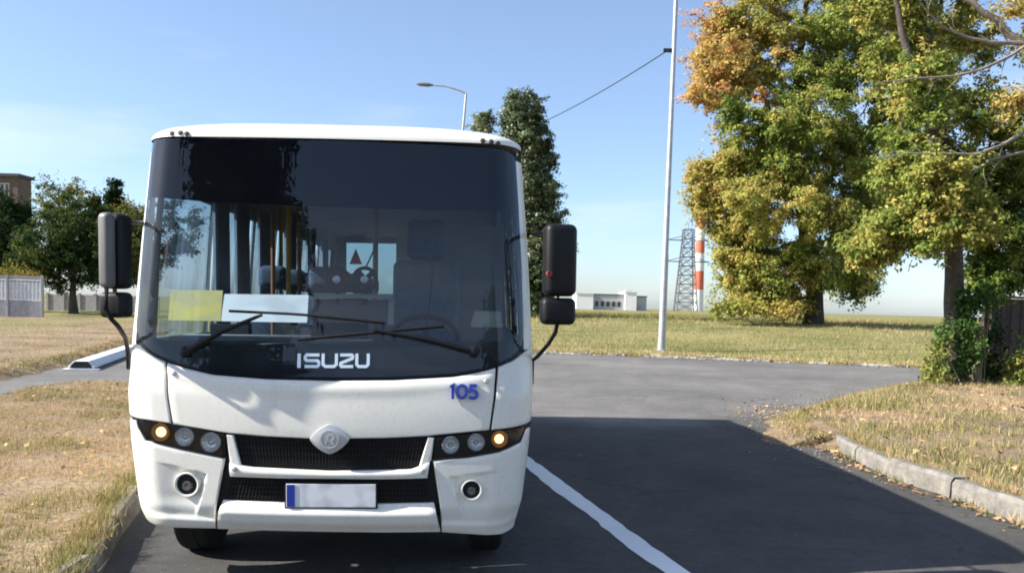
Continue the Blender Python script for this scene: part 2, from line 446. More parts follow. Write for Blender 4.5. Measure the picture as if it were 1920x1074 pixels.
M['litter'] = leaf_mat('fallen_leaves', [(0.0, (0.50, 0.38, 0.20)), (0.5, (0.42, 0.26, 0.13)), (1.0, (0.22, 0.14, 0.08))], 0.1)

# ================================================================== GROUND
YK_PTS = None
kA, kB = ground(1030, 662), ground(1735, 690)
def yk(x):
    s = (kB.y - kA.y) / (kB.x - kA.x)
    y = kA.y + s * (np.asarray(x, float) - kA.x)
    return np.clip(y, 22.0, kA.y + 2.5)
def sstep(t):
    t = np.clip(t, 0, 1); return t * t * (3 - 2 * t)
def field_h(x, t):
    """height of the field t metres beyond the far kerb"""
    x = np.asarray(x, float); t = np.asarray(t, float)
    h = 0.12 + 0.95 * sstep(t / 22.0) * sstep((x + 12) / 12.0)
    h = h + 0.05 * np.sin(x * 0.55 + t * 0.2) * sstep(t / 5) + 0.04 * np.sin(x * 0.23 - t * 0.5 + 1.3) * sstep(t / 5)
    return np.where(t < -0.001, -0.06, h)
def build_ground():
    a = np.concatenate([np.linspace(-60, 90, 151), np.array([110, 140, 200, 300, 500, 900, 1600, 3200])])
    a = np.concatenate([-np.array([3200, 1600, 900, 500, 300, 200, 140, 100, 75]), a])
    t = np.concatenate([[-3200, -1500, -600, -200, -80, -40, -20, -8, -0.02], [0.0], np.linspace(0.6, 60, 70), [70, 85, 110, 150, 220, 350, 600, 1000, 1800, 3200]])
    X, T = np.meshgrid(a, t)
    Y = yk(X) + T; Z = field_h(X, T)
    nx, ny = len(a), len(t)
    i = np.arange(nx * ny).reshape(ny, nx)
    f = np.stack([i[:-1, :-1], i[:-1, 1:], i[1:, 1:], i[1:, :-1]], -1).reshape(-1, 4)
    o = np_mesh('ground', np.stack([X, Y, Z], -1).reshape(-1, 3), f, M['field'], smooth=True)
    tag(o, kind='structure')
build_ground()
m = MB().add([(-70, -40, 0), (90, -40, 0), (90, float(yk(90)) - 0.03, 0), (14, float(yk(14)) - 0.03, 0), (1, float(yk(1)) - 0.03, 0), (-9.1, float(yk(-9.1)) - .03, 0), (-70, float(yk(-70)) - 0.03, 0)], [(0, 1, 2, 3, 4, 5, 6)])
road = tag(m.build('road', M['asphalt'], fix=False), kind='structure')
# painted edge line
def resample(pts, n):
    p = np.asarray(pts, float); d = np.concatenate([[0], np.cumsum(np.linalg.norm(np.diff(p, axis=0), axis=1))])
    s = np.linspace(0, d[-1], n)
    return np.stack([np.interp(s, d, p[:, k]) for k in range(p.shape[1])], -1)
ll = [ground(*p) for p in [(1268, 1090), (1245, 1074), (1174, 1024), (1101, 963), (1037, 919), (988, 876), (940, 838), (860, 790)]]
lr = [ground(*p) for p in [(1316, 1090), (1293, 1074), (1206, 1012), (1121, 951), (1061, 907), (996, 860), (955, 830), (872, 784)]]
A, B = resample(ll, 50), resample(lr, 50)
jit = rng.normal(0, 0.006, (50, 1)); A = A + jit * [1, .3, 0]; B = B + rng.normal(0, 0.006, (50, 1)) * [1, .3, 0]
vv = np.concatenate([A, B]); vv[:, 2] = 0.004
o = np_mesh('edge_line', vv, [(i, i + 50, i + 51, i + 1) for i in range(49)], M['line'], road)
tag(o, kind='structure')

# ------------------------------------------------------------------ verges and kerbs
def inside(poly, P):
    x, y = P[:, 0], P[:, 1]; c = np.zeros(len(P), bool); n = len(poly); j = n - 1
    for i in range(n):
        xi, yi = poly[i]; xj, yj = poly[j]
        q = ((yi > y) != (yj > y)) & (x < (xj - xi) * (y - yi) / (yj - yi + 1e-12) + xi)
        c ^= q; j = i
    return c
def ragged(poly, edges, amp=0.06, step=0.18):
    out = []
    n = len(poly)
    for i in range(n):
        a = np.array(poly[i]); b = np.array(poly[(i + 1) % n]); out.append(tuple(a))
        if i in edges:
            L = np.linalg.norm(b - a); k = int(L / step); nrm = np.array([-(b - a)[1], (b - a)[0]]) / L
            w = 0
            for q in range(1, k):
                w = 0.75 * w + random.gauss(0, amp * 0.6)
                out.append(tuple(a + (b - a) * q / k + nrm * w))
    return out
def verge(poly, z, kerbed):
    """kerbed(p) -> True where a kerb holds the edge; elsewhere the edge slopes down to the road"""
    n = len(poly); P = np.array(poly)
    ar = np.sum(P[:, 0] * np.roll(P[:, 1], -1) - np.roll(P[:, 0], -1) * P[:, 1]); sg = 1 if ar > 0 else -1
    t = np.roll(P, -4, 0) - np.roll(P, 4, 0) if n > 30 else np.roll(P, -1, 0) - np.roll(P, 1, 0)
    nr_ = np.stack([t[:, 1], -t[:, 0]], -1) * sg; nr_ /= np.linalg.norm(nr_, axis=1)[:, None] + 1e-9
    for _ in range(4): nr_ = nr_ + 0.5 * (np.roll(nr_, 1, 0) + np.roll(nr_, -1, 0))
    nr_ /= np.linalg.norm(nr_, axis=1)[:, None] + 1e-9
    kb = np.array([bool(kerbed(p)) for p in P]); wd = np.where(kb, 0.0, 0.48 + 0.10 * np.sin(np.arange(n) * 0.7) + 0.06 * np.sin(np.arange(n) * 1.9))
    Q1 = P + nr_ * wd[:, None] * 0.5; Q2 = P + nr_ * wd[:, None]
    mb = MB()
    jz = np.array([random.gauss(0, 0.01) for _ in range(n)])
    vs = [(p[0], p[1], z) for p in P] + [(p[0], p[1], z * 0.62 + e) for p, e in zip(Q1, jz)] + [(p[0], p[1], -0.01) for p in Q2]
    mb.add(vs, [tuple(range(n))] + [(i + a * n, i + n + a * n, (i + 1) % n + n + a * n, (i + 1) % n + a * n) for i in range(n) for a in (0, 1)])
    o = mb.build('verge', M['verge'])
    bm = bmesh.new(); bm.from_mesh(o.data); bmesh.ops.triangulate(bm, faces=[f for f in bm.faces if len(f.verts) > 4]); bm.to_mesh(o.data); bm.free()
    SLOPES.append((P[~kb], Q2[~kb], z))
    return tag(o, kind='structure')
SLOPES = []
VZ = 0.15
# kerb line left of the bus (top road-side edge), from the camera to the junction
g = lambda x, y, z=VZ: tuple(ground(x, y, z)[:2])
kl = [(-2.15, -6.0), (-2.2, 0.0), (-2.36, 3.8), g(165, 1074), g(205, 1005), g(245, 935), (-3.15, 8.6), (-3.45, 11.5), (-3.75, 13.6)]
L1 = kl + [(-4.6, 14.7), g(240, 714), g(150, 713), g(60, 727), g(0, 742), (-7.3, 10.5), (-7.5, 4), (-7.9, -6)]
L1 = [tuple(map(float, p)) for p in L1]
nk = len(kl)
L1k = [(p[0] - 0.12, p[1]) if i < nk else p for i, p in enumerate(L1)]
L1r = ragged(L1k, set(range(nk, len(L1k) - 1)), 0.03)
verge(L1r, VZ - 0.01, lambda p: p[0] > -4.2)
kr = [(4.25, -6.0), (4.25, 2.0), g(1975, 1002, 0), g(1920, 983, 0), g(1800, 940, 0), g(1680, 901, 0), g(1612, 868, 0), g(1580, 850, 0), g(1560, 838, 0)]
kr = [tuple(map(float, p)) for p in kr]
R1 = kr + [g(1540, 815), g(1500, 797), g(1500, 772), g(1560, 755), g(1650, 735), g(1740, 716), (15.5, 26.0), (40, 25.5), (60, 24), (60, -6)]
R1 = [tuple(map(float, p)) for p in R1]
nr = len(kr)
R1k = [(p[0] + 0.16, p[1]) if i < nr else p for i, p in enumerate(R1)]
R1r = ragged(R1k, set(range(nr - 1, nr + 8)), 0.05)
verge(R1r, VZ + 0.005, lambda p: p[1] < kr[-1][1] - 0.05 or p[0] > 12)
L2 = [g(-400, 730), g(-150, 712), g(0, 690), g(120, 665), g(235, 634), (-14.2, 36), (-16, 42), (-30, 60), (-90, 60), (-90, 22)]
L2 = [tuple(map(float, p)) for p in L2]
L2r = ragged(L2, {0, 1, 2, 3, 4}, 0.08)
verge(L2r, VZ, lambda p: p[0] < -40)

def kerb_run(pts, side, h, w, slen, mat, jitter=0.01, drop=None, name='kerb'):
    """row of single kerb stones whose road-side top edge follows pts; side=+1: stone lies to the right of the way"""
    root = tag(empty(name, (pts[0][0], pts[0][1], 0)), kind='structure')
    p = np.array(pts, float); d = np.concatenate([[0], np.cumsum(np.linalg.norm(np.diff(p, axis=0), axis=1))])
    s = 0.0
    while s + slen < d[-1] + 0.2:
        if drop and random.random() < drop: s += slen; continue
        a = np.array([np.interp(s + 0.008, d, p[:, k]) for k in (0, 1)]); b = np.array([np.interp(s + slen - 0.008, d, p[:, k]) for k in (0, 1)])
        c = (a + b) / 2; L = np.linalg.norm(b - a); ang = math.atan2(b[1] - a[1], b[0] - a[0])
        hh = h + random.gauss(0, jitter); ww = w
        # section: chamfered road-side top edge, slightly battered face
        sec = [(0.0, -0.1), (0.012, hh - 0.035), (0.04, hh), (ww, hh + random.gauss(0, 0.006)), (ww, -0.1)]
        vs = []; K = 5
        for q in range(K):
            xx = -L / 2 + L * q / (K - 1)
            for (u, z) in sec:
                e = random.gauss(0, 0.004) if 0 < q < K - 1 else random.gauss(0, 0.007)
                vs.append((xx, -side * (u + e), z + (random.gauss(0, 0.005) if z > 0 else 0)))
        fs = []
        for q in range(K - 1):
            for r_ in range(5):
                fs.append((q * 5 + r_, q * 5 + (r_ + 1) % 5, (q + 1) * 5 + (r_ + 1) % 5, (q + 1) * 5 + r_))
        fs += [(4, 3, 2, 1, 0), tuple((K - 1) * 5 + r_ for r_ in range(5))]
        o = MB().add(vs, fs).build('kerb_stone', mat, root)
        o.location = (c[0] - pts[0][0], c[1] - pts[0][1], 0); o.rotation_euler = (random.gauss(0, 0.012), random.gauss(0, 0.008), ang + random.gauss(0, 0.008))
        s += slen
    return root
kerb_run(kl, -1, 0.155, 0.10, 1.0, M['concrete'], 0.016)
kerb_run(kr, 1, 0.16, 0.19, 1.0, M['concrete'], 0.02)
kf = [(x, float(yk(x)) - 0.05) for x in np.linspace(-6, 40, 30)]
kerb_run(kf, -1, 0.07, 0.13, 0.6, M['old_kerb'], 0.035, drop=0.25)

# ================================================================== BUS
BUS_YAW = R(2.7)
BUS_LEAN = R(-0.7)                             # the road falls towards the kerb
fc = at(612, 960, 5.02)
BUS_P = Vector((fc.x, 5.02, 0))
BUS_M = Matrix.Translation(BUS_P) @ Matrix.Rotation(BUS_YAW, 4, 'Z') @ Matrix.Rotation(BUS_LEAN, 4, 'Y')
BUS_I = BUS_M.inverted()
ZT = np.linspace(0, 3.2, 641)
def smooth_tab(zs, vs, k=17):
    t = np.interp(ZT, zs, vs); w = np.hanning(k); w /= w.sum()
    return np.convolve(np.pad(t, k // 2, mode='edge'), w, mode='valid')
W_T = smooth_tab([0.30, 0.45, 0.8, 1.1, 1.4, 2.0, 2.6, 2.9], [1.105, 1.145, 1.185, 1.205, 1.20, 1.165, 1.118, 1.09])
P_T = smooth_tab([0.30, 0.36, 0.46, 0.62, 0.9, 1.12, 1.25, 1.6, 2.0, 2.45, 2.6, 2.9], [0.07, 0.04, 0.0, 0.0, 0.0, 0.015, 0.05, 0.10, 0.15, 0.20, 0.215, 0.26])
def Wz(z): return np.interp(z, ZT, W_T)
CR_X, CR_Y = 0.22, 0.26
def S(x, z):
    w = Wz(z); ax = np.abs(x)
    c = np.clip((ax - (w - CR_X)) / CR_X, 0, 1)
    return np.interp(z, ZT, P_T) + 0.06 * (x / w) ** 2 + CR_Y * (1 - np.sqrt(np.maximum(0, 1 - c * c)))
def front(px, py, off=0.0):
    """bus-local (x, z) on the front surface under a point of the photograph"""
    d = BUS_I.to_3x3() @ ray(px, py); o = BUS_I @ CAM_P
    y = 0.1
    for _ in range(80):
        t = (y - o.y) / d.y
        x, z = o.x + d.x * t, o.z + d.z * t
        w = float(Wz(z)); x = max(-w, min(w, x))
        y = 0.5 * y + 0.5 * (float(S(x, z)) - off)
    return (x, z)
def fr(lst): return [front(*p) for p in lst]
def front_n(x, z):
    e = 0.004
    v = Vector((-(float(S(x + e, z)) - float(S(x - e, z))) / (2 * e), 1.0, -(float(S(x, z + e)) - float(S(x, z - e))) / (2 * e)))
    return -v.normalized()
def front_p(x, z, off=0.0): 
    p = Vector((x, float(S(x, z)), z))
    return p + front_n(x, z) * off
bus = empty('bus', BUS_P, BUS_YAW)
bus.rotation_euler.y = BUS_LEAN
tag(bus, 'white city bus seen from the front, parked beside the left kerb', 'bus')
def patch(name, top, bot, mat, nx=40, nz=16, off=0.0, offf=None, thick=0.02, parent=None, smooth=True, edge=0.007):
    """panel on the bus front between two curves given as bus-local (x, z) points"""
    tp = np.array(top, float); bt = np.array(bot, float)
    for a in (tp, bt): a[:, 0] = a[:, 0] / Wz(a[:, 1])
    A, B = resample(tp, nx), resample(bt, nx)
    T = np.concatenate([[0, 0.02], np.linspace(0.06, 0.94, nz - 4), [0.98, 1]])
    s = A[None, :, 0] * (1 - T[:, None]) + B[None, :, 0] * T[:, None]
    z = A[None, :, 1] * (1 - T[:, None]) + B[None, :, 1] * T[:, None]
    s = np.clip(s, -1, 1); x = s * Wz(z)
    o = np.full_like(x, off)
    if offf is not None: o = o + offf(x, z, T[:, None] + 0 * x, np.linspace(0, 1, nx)[None, :] + 0 * x)
    y = S(x, z) - o
    ed = np.zeros_like(x); ed[0, :] = ed[-1, :] = edge
    ed[:, 0] = np.where(np.abs(s[:, 0]) < 0.999, edge, 0); ed[:, -1] = np.where(np.abs(s[:, -1]) < 0.999, edge, 0)
    y = y + ed
    V = np.stack([x, y, z], -1).reshape(-1, 3); n0 = len(V); k = len(T)
    i = np.arange(n0).reshape(k, nx)
    f = [tuple(q) for q in np.stack([i[:-1, :-1], i[1:, :-1], i[1:, 1:], i[:-1, 1:]], -1).reshape(-1, 4)]
    ring = list(i[0, :]) + list(i[1:, -1]) + list(i[-1, -2::-1]) + list(i[-2:0:-1, 0])
    V2 = np.concatenate([V, V[ring], V[ring] + [0, thick, 0]]); m_ = len(ring)
    for q in range(m_):
        q2 = (q + 1) % m_
        f.append((n0 + q, n0 + q2, n0 + m_ + q2, n0 + m_ + q))
    ob = MB(); ob.v = [tuple(p) for p in V2]; ob.f = f
    return ob.build(name, mat, parent or bus, smooth, fix=False)

# ---- windscreen outline (photograph measurements -> bus surface)
ws_top = fr([(286, 275), (290, 264), (304, 261), (420, 261), (620, 264), (800, 271), (944, 282), (961, 289), (967, 302)])
ws_bot = fr([(256, 615), (262, 632), (290, 662), (340, 682), (400, 696), (500, 704), (620, 707), (740, 706), (850, 700), (920, 687), (960, 668), (976, 650), (982, 632)])
# lower black band of the screen sits behind the glass; the screen itself is one curved pane
patch('windscreen', ws_top, ws_bot, M['glass'], 60, 40, off=0.008, thick=0.006, edge=0.0)
patch('sun_band', fr([(284, 262), (420, 261), (620, 264), (800, 271), (967, 288)]), fr([(272, 376), (420, 381), (620, 388), (800, 394), (975, 402)]), M['band'], 50, 12, off=-0.004, thick=0.004, edge=0)
low_top = fr([(256, 628), (330, 640), (420, 644), (620, 648), (840, 650), (940, 640), (990, 628)])
patch('lower_band', low_top, fr([(256, 645), (290, 668), (340, 688), (400, 702), (500, 710), (620, 713), (740, 712), (850, 706), (920, 693), (965, 674), (992, 650)]), M['black_gloss'], 50, 10, off=-0.003, thick=0.004, edge=0)
# side posts of the front: white frame strips outside the glass
def xz_edge(side, z): return (side * float(Wz(z)), z)
def side_col(side, z0, z1, n=20): return [xz_edge(side, z) for z in np.linspace(z0, z1, n)]
def strip(name, inner, side, mat):
    zs = [p[1] for p in inner]
    patch_v(name, inner, [xz_edge(side, z) for z in zs], mat, side)
def patch_v(name, a, b, mat, side):
    A, B = resample(np.array(a, float), 40), resample(np.array(b, float), 40)
    T = np.linspace(0, 1, 8)
    wA = A[:, 0] / Wz(A[:, 1]); wB = B[:, 0] / Wz(B[:, 1])
    s = wA[:, None] * (1 - T) + wB[:, None] * T; z = A[:, 1][:, None] * (1 - T) + B[:, 1][:, None] * T
    x = s * Wz(z); y = S(x, z)
    V = np.stack([x, y, z], -1).reshape(-1, 3); i = np.arange(len(V)).reshape(40, 8)
    f = [tuple(q) for q in np.stack([i[:-1, :-1], i[1:, :-1], i[1:, 1:], i[:-1, 1:]], -1).reshape(-1, 4)]
    # return lip into the opening
    n0 = len(V); V = np.concatenate([V, V.reshape(40, 8, 3)[:, 0] + [0, 0.03, 0]])
    f += [(int(i[q, 0]), n0 + q, n0 + q + 1, int(i[q + 1, 0])) for q in range(39)]
    mb = MB(); mb.v = [tuple(p) for p in V]; mb.f = f
    mb.build(name, mat, bus, True, fix=False)
strip('windscreen_post', fr([(284, 285), (278, 350), (266, 480), (257, 600), (254, 650)]), -1, M['paint'])
strip('windscreen_post', fr([(967, 302), (972, 380), (978, 500), (981, 600), (982, 655)]), 1, M['paint'])
# ---- front panels
LZ = lambda p: front(*p)
def hood_off(x, z, T, U): return 0.014 * np.exp(-((T - 0.10) / 0.13) ** 2) + 0.006 * np.sin(np.pi * T)
hood_top = fr([(314, 680), (345, 690), (400, 703), (500, 711), (620, 714), (740, 713), (850, 707), (900, 698), (929, 690)])
hood_bot = fr([(324, 795), (420, 811), (500, 818), (585, 822), (650, 822), (720, 821), (800, 817), (917, 806)])
hood = patch('hood_panel', hood_top, hood_bot, M['paint'], 70, 24, 0.0, hood_off)
lw = [front(243, 640), front(262, 646), front(288, 668), front(309, 678)]; lw[0] = xz_edge(-1, front(250, 640)[1])
lb = [front(243, 782), front(280, 788), front(320, 794)]; lb[0] = xz_edge(-1, lb[1][1] + 0.02)
patch('corner_panel', lw, lb, M['paint'], 40, 18)
rw = [front(934, 688), front(962, 676), front(988, 656), front(999, 648)]; rw[-1] = xz_edge(1, rw[2][1] + 0.01)
rb = [front(921, 806), front(960, 801), front(997, 795)]; rb[-1] = xz_edge(1, rb[1][1] + 0.015)
patch('corner_panel', rw, rb, M['paint'], 40, 18)
# recess beside the fog lamps
def recess(p0, p1, q0, q1, sgn):
    a, b, c, d = front(*p0), front(*p1), front(*q0), front(*q1)
    def fn(x, z, T, U):
        zl = a[1] + (x - a[0]) / (b[0] - a[0]) * (b[1] - a[1])
        xl = c[0] + (z - c[1]) / (d[1] - c[1]) * (d[0] - c[0])
        m1 = sstep((zl - z) / 0.016 + 0.5); m2 = sstep(sgn * (xl - x) / 0.022 + 0.5)
        fx = sstep(1.0 - sgn * (xl - x) / 0.34); fz = sstep((z - d[1] + 0.14) / 0.16)
        lip = 0.018 * sstep((T - 0.80) / 0.10)
        return -0.030 * m1 * m2 * fx * fz + lip
    return fn
lt = [front(243, 788), front(254, 789), front(259, 803), front(273, 826), front(340, 843), front(421, 860)]; lt[0] = xz_edge(-1, lt[1][1])
lb2 = [front(266, 978), front(300, 985), front(405, 989)]; lb2[0] = xz_edge(-1, lb2[1][1] + 0.02)
patch('bumper_corner', lt, lb2, M['paint'], 80, 60, 0.0, recess((300, 868), (382, 888), (386, 885), (374, 932), 1))
rt = [front(812, 864), front(880, 858), front(935, 848), front(976, 829), front(986, 804), front(996, 800)]; rt[-1] = xz_edge(1, rt[-2][1])
rb2 = [front(829, 996), front(940, 999), front(966, 997)]; rb2[-1] = xz_edge(1, rb2[1][1] + 0.01)
patch('bumper_corner', rt, rb2, M['paint'], 80, 60, 0.0, recess((950, 880), (850, 896), (846, 894), (858, 938), -1))
def lip_off(x, z, T, U): return 0.045 * sstep(T / 0.42) - 0.02 * sstep((T - 0.6) / 0.4)
patch('bumper_lip', fr([(417, 938), (520, 942), (620, 944), (720, 945), (813, 943)]), fr([(408, 990), (520, 994), (620, 996), (720, 997), (826, 996)]), M['paint'], 60, 26, -0.012, lip_off)
patch('grille_bar', fr([(430, 866), (446, 871), (475, 876), (620, 883), (770, 880), (792, 872), (806, 864)]), fr([(431, 893), (520, 896), (620, 897), (720, 898), (801, 896)]), M['paint'], 50, 10, 0.004, lambda x, z, T, U: 0.012 * np.sin(np.pi * T))
patch('grille_post', fr([(424, 815), (437, 816)]), fr([(430, 866), (452, 873)]), M['paint'], 8, 12, 0.0)
patch('grille_post', fr([(802, 820), (814, 821)]), fr([(785, 876), (808, 864)]), M['paint'], 8, 12, 0.0)
# dark carrier behind the panels and in the openings
patch('front_carrier', [xz_edge(-.985, 1.36), (0, 1.36), xz_edge(.985, 1.36)], [xz_edge(-.985, 0.40), (0, 0.40), xz_edge(.985, 0.40)], M['black_plastic'], 40, 20, -0.035, thick=0.01, edge=0)
# grilles: fine uprights and two rails in each opening
def grille(cor, nv, nh):
    (x0, zt0), (x1, zt1), (x2, zb1), (x3, zb0) = [front(*p) for p in cor]
    mb = MB()
    for i in range(nv):
        t = (i + 0.5) / nv
        xt = x0 + (x1 - x0) * t; xb = x3 + (x2 - x3) * t; zt = zt0 + (zt1 - zt0) * t; zb = zb0 + (zb1 - zb0) * t
        a = Vector((xt, float(S(xt, zt)) + 0.018, zt)); b = Vector((xb, float(S(xb, zb)) + 0.018, zb))
        mb.tube([a, b], 0.0035, 4)
    for j in range(nh):
        t = (j + 0.7) / (nh + 0.4); pts = []
        for u in np.linspace(0, 1, 14):
            xx = (x0 + (x1 - x0) * u) * (1 - t) + (x3 + (x2 - x3) * u) * t; zz = (zt0 + (zt1 - zt0) * u) * (1 - t) + (zb0 + (zb1 - zb0) * u) * t
            pts.append((xx, float(S(xx, zz)) + 0.022, zz))
        mb.tube(pts, 0.005, 5)
    return mb.build('grille', M['black_plastic'], bus)
grille([(438, 818), (801, 822), (790, 874), (448, 870)], 56, 4)
grille([(430, 897), (800, 899), (806, 940), (420, 936)], 58, 4)
# ---- lamps
def lamp(px, py, rpx, kind):
    x, z = front(px, py); c = front_p(x, z, -0.012); n = front_n(x, z); r = rpx / 331.0
    root = None
    body = MB().lathe([(r * 1.02, -0.02), (r * 1.05, 0.008), (r * 0.98, 0.010), (r * 0.9, 0.003), (r * 0.6, -0.004), (r * 0.3, -0.007), (0.002, -0.008)], c, n, 16)
    o = body.build('lamp_reflector', M['amber_dim'] if kind == 'amber' else M['reflector'], bus, False)
    b = MB().lathe([(r * 0.56 if kind == 'amber' else r * 0.30, -0.008), (r * 0.54 if kind == 'amber' else r * 0.28, 0.002), (r * 0.30 if kind == 'amber' else r * .14, 0.008), (0.001, 0.010)], c, n, 20)
    b.build('bulb', M['amber_lit'] if kind == 'amber' else M['chrome'], o, True)
hl_t = fr([(258, 786), (330, 796), (421, 814)]); hl_b = fr([(262, 802), (276, 823), (340, 841), (423, 857)])
hr_t = fr([(815, 821), (900, 809), (983, 800)]); hr_b = fr([(814, 860), (880, 855), (935, 845), (974, 827), (980, 812)])
for t_, b_ in ((hl_t, hl_b), (hr_t, hr_b)):
    h = patch('headlight_housing', t_, b_, M['black_gloss'], 36, 12, -0.024, thick=0.01, edge=0)
    patch('headlight_cover', t_, b_, M['lens'], 36, 12, 0.003, thick=0.02, edge=0.003)
for px, py, rp, kd in ((300, 810, 17, 'amber'), (345, 819, 17, 'c'), (394, 829, 18, 'c'), (845, 834, 16, 'c'), (893, 829, 16, 'c'), (937, 823, 16, 'amber')):
    lamp(px, py, rp, kd)
for px, py, rp in ((350, 908, 20), (884, 918, 17)):
    x, z = front(px, py); n = front_n(x, z); c = front_p(x, z, -0.014); r = rp / 331.0
    ring_ = MB().lathe([(r * 1.22, -0.01), (r * 1.12, 0.018), (r * 1.0, 0.016), (r * 0.96, -0.006)], c, n, 32).build('fog_lamp_ring', M['paint'], bus, True)
    MB().lathe([(r * 0.99, -0.005), (r * 0.99, 0.004), (r * 0.82, 0.0), (r * 0.80, 0.002), (0.001, 0.0035)], c, n, 28).build('fog_lamp', M['black_plastic'], bus, True)
    MB().lathe([(r * 0.5, 0.003), (r * 0.48, 0.010), (r * 0.28, 0.012), (0.001, 0.006)], c + Vector((0, 0, -r * 0.15)), n, 20).build('lens', M['fog_lens'], ring_, True)
# bolts
for px, py in ((327, 700), (911, 715), (441, 878), (793, 882)):
    x, z = front(px, py); MB().lathe([(0.014, -0.02), (0.014, 0.016), (0.009, 0.019), (0.001, 0.019)], front_p(x, z, 0.004), front_n(x, z), 10).build('bolt', M['galv'], bus)
# ---- emblem
ex, ez = front(619, 822)
ec = front_p(ex, ez, 0.016); en = front_n(ex, ez)
poly = []
for k in range(48):
    a = 2 * math.pi * k / 48; q = 1.0 / (abs(math.cos(a)) ** 1.35 + abs(math.sin(a)) ** 1.35) ** (1 / 1.35)
    poly.append(Vector((ec.x + 0.112 * q * math.cos(a), ec.y - 0.012, ec.z + 0.086 * q * math.sin(a) )))
em = MB().prism([p + Vector((0, 0.03, 0)) for p in poly], (0, 0, 0), (0, -0.03, 0)).build('emblem', M['silver'], bus, True, bevel=0.007)
def stroke(pts, w, closed=False):
    P = [Vector((p[0], p[1])) for p in pts]; n = len(P); Lf, Rt = [], []
    for i in range(n):
        if closed: a, b = P[i - 1], P[(i + 1) % n]
        else: a, b = P[max(i - 1, 0)], P[min(i + 1, n - 1)]
        d1 = (P[i] - a); d2 = (b - P[i])
        if d1.length < 1e-9: d1 = d2
        if d2.length < 1e-9: d2 = d1
        d1 = d1.normalized(); d2 = d2.normalized()
        n1 = Vector((-d1.y, d1.x)); n2 = Vector((-d2.y, d2.x)); mi = (n1 + n2)
        mi = mi.normalized() if mi.length > 1e-6 else n1
        k = w / 2 / max(0.35, mi.dot(n1))
        Lf.append(P[i] + mi * k); Rt.append(P[i] - mi * k)
    return Lf, Rt
def glyph(strokes, w, to3, depth, name, mat, parent):
    """strokes in glyph units -> raised marks; to3(x, z) gives point and normal"""
    mb = MB()
    for pts, closed in strokes:
        Lf, Rt = stroke(pts, w, closed); n = len(pts); vs = []
        for q in range(n):
            for p in (Lf[q], Rt[q]):
                c, nn = to3(p.x, p.y); vs.append(c - nn * 0.004); vs.append(c + nn * depth)
        fs = []
        for q in range(n if closed else n - 1):
            a, b = q * 4, ((q + 1) % n) * 4
            fs += [(a + 1, a + 3, b + 3, b + 1), (a, b, b + 2, a + 2), (a, a + 1, b + 1, b), (a + 2, b + 2, b + 3, a + 3)]
        if not closed:
            fs += [(0, 2, 3, 1), ((n - 1) * 4, (n - 1) * 4 + 1, (n - 1) * 4 + 3, (n - 1) * 4 + 2)]
        mb.add(vs, fs)
    return mb.build(name, mat, parent)
def arc(cx, cy, rx, ry, a0, a1, n=10): return [(cx + rx * math.cos(R(a0 + (a1 - a0) * i / (n - 1))), cy + ry * math.sin(R(a0 + (a1 - a0) * i / (n - 1)))) for i in range(n)]
em3 = lambda x, y: (Vector((ec.x + x, ec.y - 0.013, ec.z + y)), Vector((0, -1, 0)))
glyph([(arc(0, 0, 0.050, 0.050, 0, 345, 24), True)], 0.006, em3, 0.004, 'emblem_ring', M['silver_light'], em)
glyph([([(-0.022, -0.026), (-0.004, 0.026), (0.020, 0.026), (0.024, 0.004), (0.012, -0.004)], False), ([(-0.016, -0.004), (0.0, -0.004)], False), ([(0.006, -0.004), (0.024, -0.028)], False)], 0.009, em3, 0.005, 'emblem_mark', M['silver_light'], em)
# ---- maker's lettering on the black band, fleet number on the hood
def to_front(px0, py0, px1, py1, off):
    """unit box (0..1, 0..1 upward) mapped between two photograph points on the front"""
    a = front(px0, py1, off); b = front(px1, py1, off); c = front(px0, py0, off)
    def f(u, v):
        x = a[0] + (b[0] - a[0]) * u; z = a[1] + (b[1] - a[1]) * u + (c[1] - a[1]) * v
        return front_p(x, z, off), front_n(x, z)
    return f
t3 = to_front(557, 663, 692, 690, 0.008)
def letter(ch, u0, u1):
    w = u1 - u0; m_ = lambda pts: [(u0 + p[0] * w, p[1]) for p in pts]
    if ch == 'S': return [(m_([(0.97, 0.90), (0.15, 0.90), (0.06, 0.80), (0.06, 0.62), (0.15, 0.52), (0.85, 0.50), (0.94, 0.40), (0.94, 0.20), (0.85, 0.10), (0.03, 0.10)]), False)]
    if ch == 'U': return [(m_([(0.07, 1.0), (0.07, 0.25), (0.22, 0.10), (0.78, 0.10), (0.93, 0.25), (0.93, 1.0)]), False)]
    if ch == 'Z': return [(m_([(0.03, 0.90), (0.86, 0.90), (0.93, 0.80), (0.90, 0.66), (0.10, 0.34), (0.07, 0.20), (0.14, 0.10), (0.97, 0.10)]), False)]
def glyph_aniso(strokes, wx, tofn, depth, name, mat, parent, asp):
    st = [([(p[0] * asp, p[1]) for p in s], c) for s, c in strokes]
    return glyph(st, wx, lambda x, y: tofn(x / asp, y), depth, name, mat, parent)
ASP = 135 / 27.0
let = bus
glyph_aniso([([(0.028, 0.0), (0.028, 1.0)], False)], 0.24, t3, 0.006, 'lettering', M['letter'], let, ASP)
for ch, u0, u1 in (('S', 0.10, 0.315), ('U', 0.345, 0.56), ('Z', 0.59, 0.785), ('U', 0.815, 1.0)):
    glyph_aniso(letter(ch, u0, u1), 0.21, t3, 0.006, 'lettering', M['letter'], let, ASP)
t4 = to_front(842, 722, 897, 748, 0.016)
ASP2 = 55 / 26.0
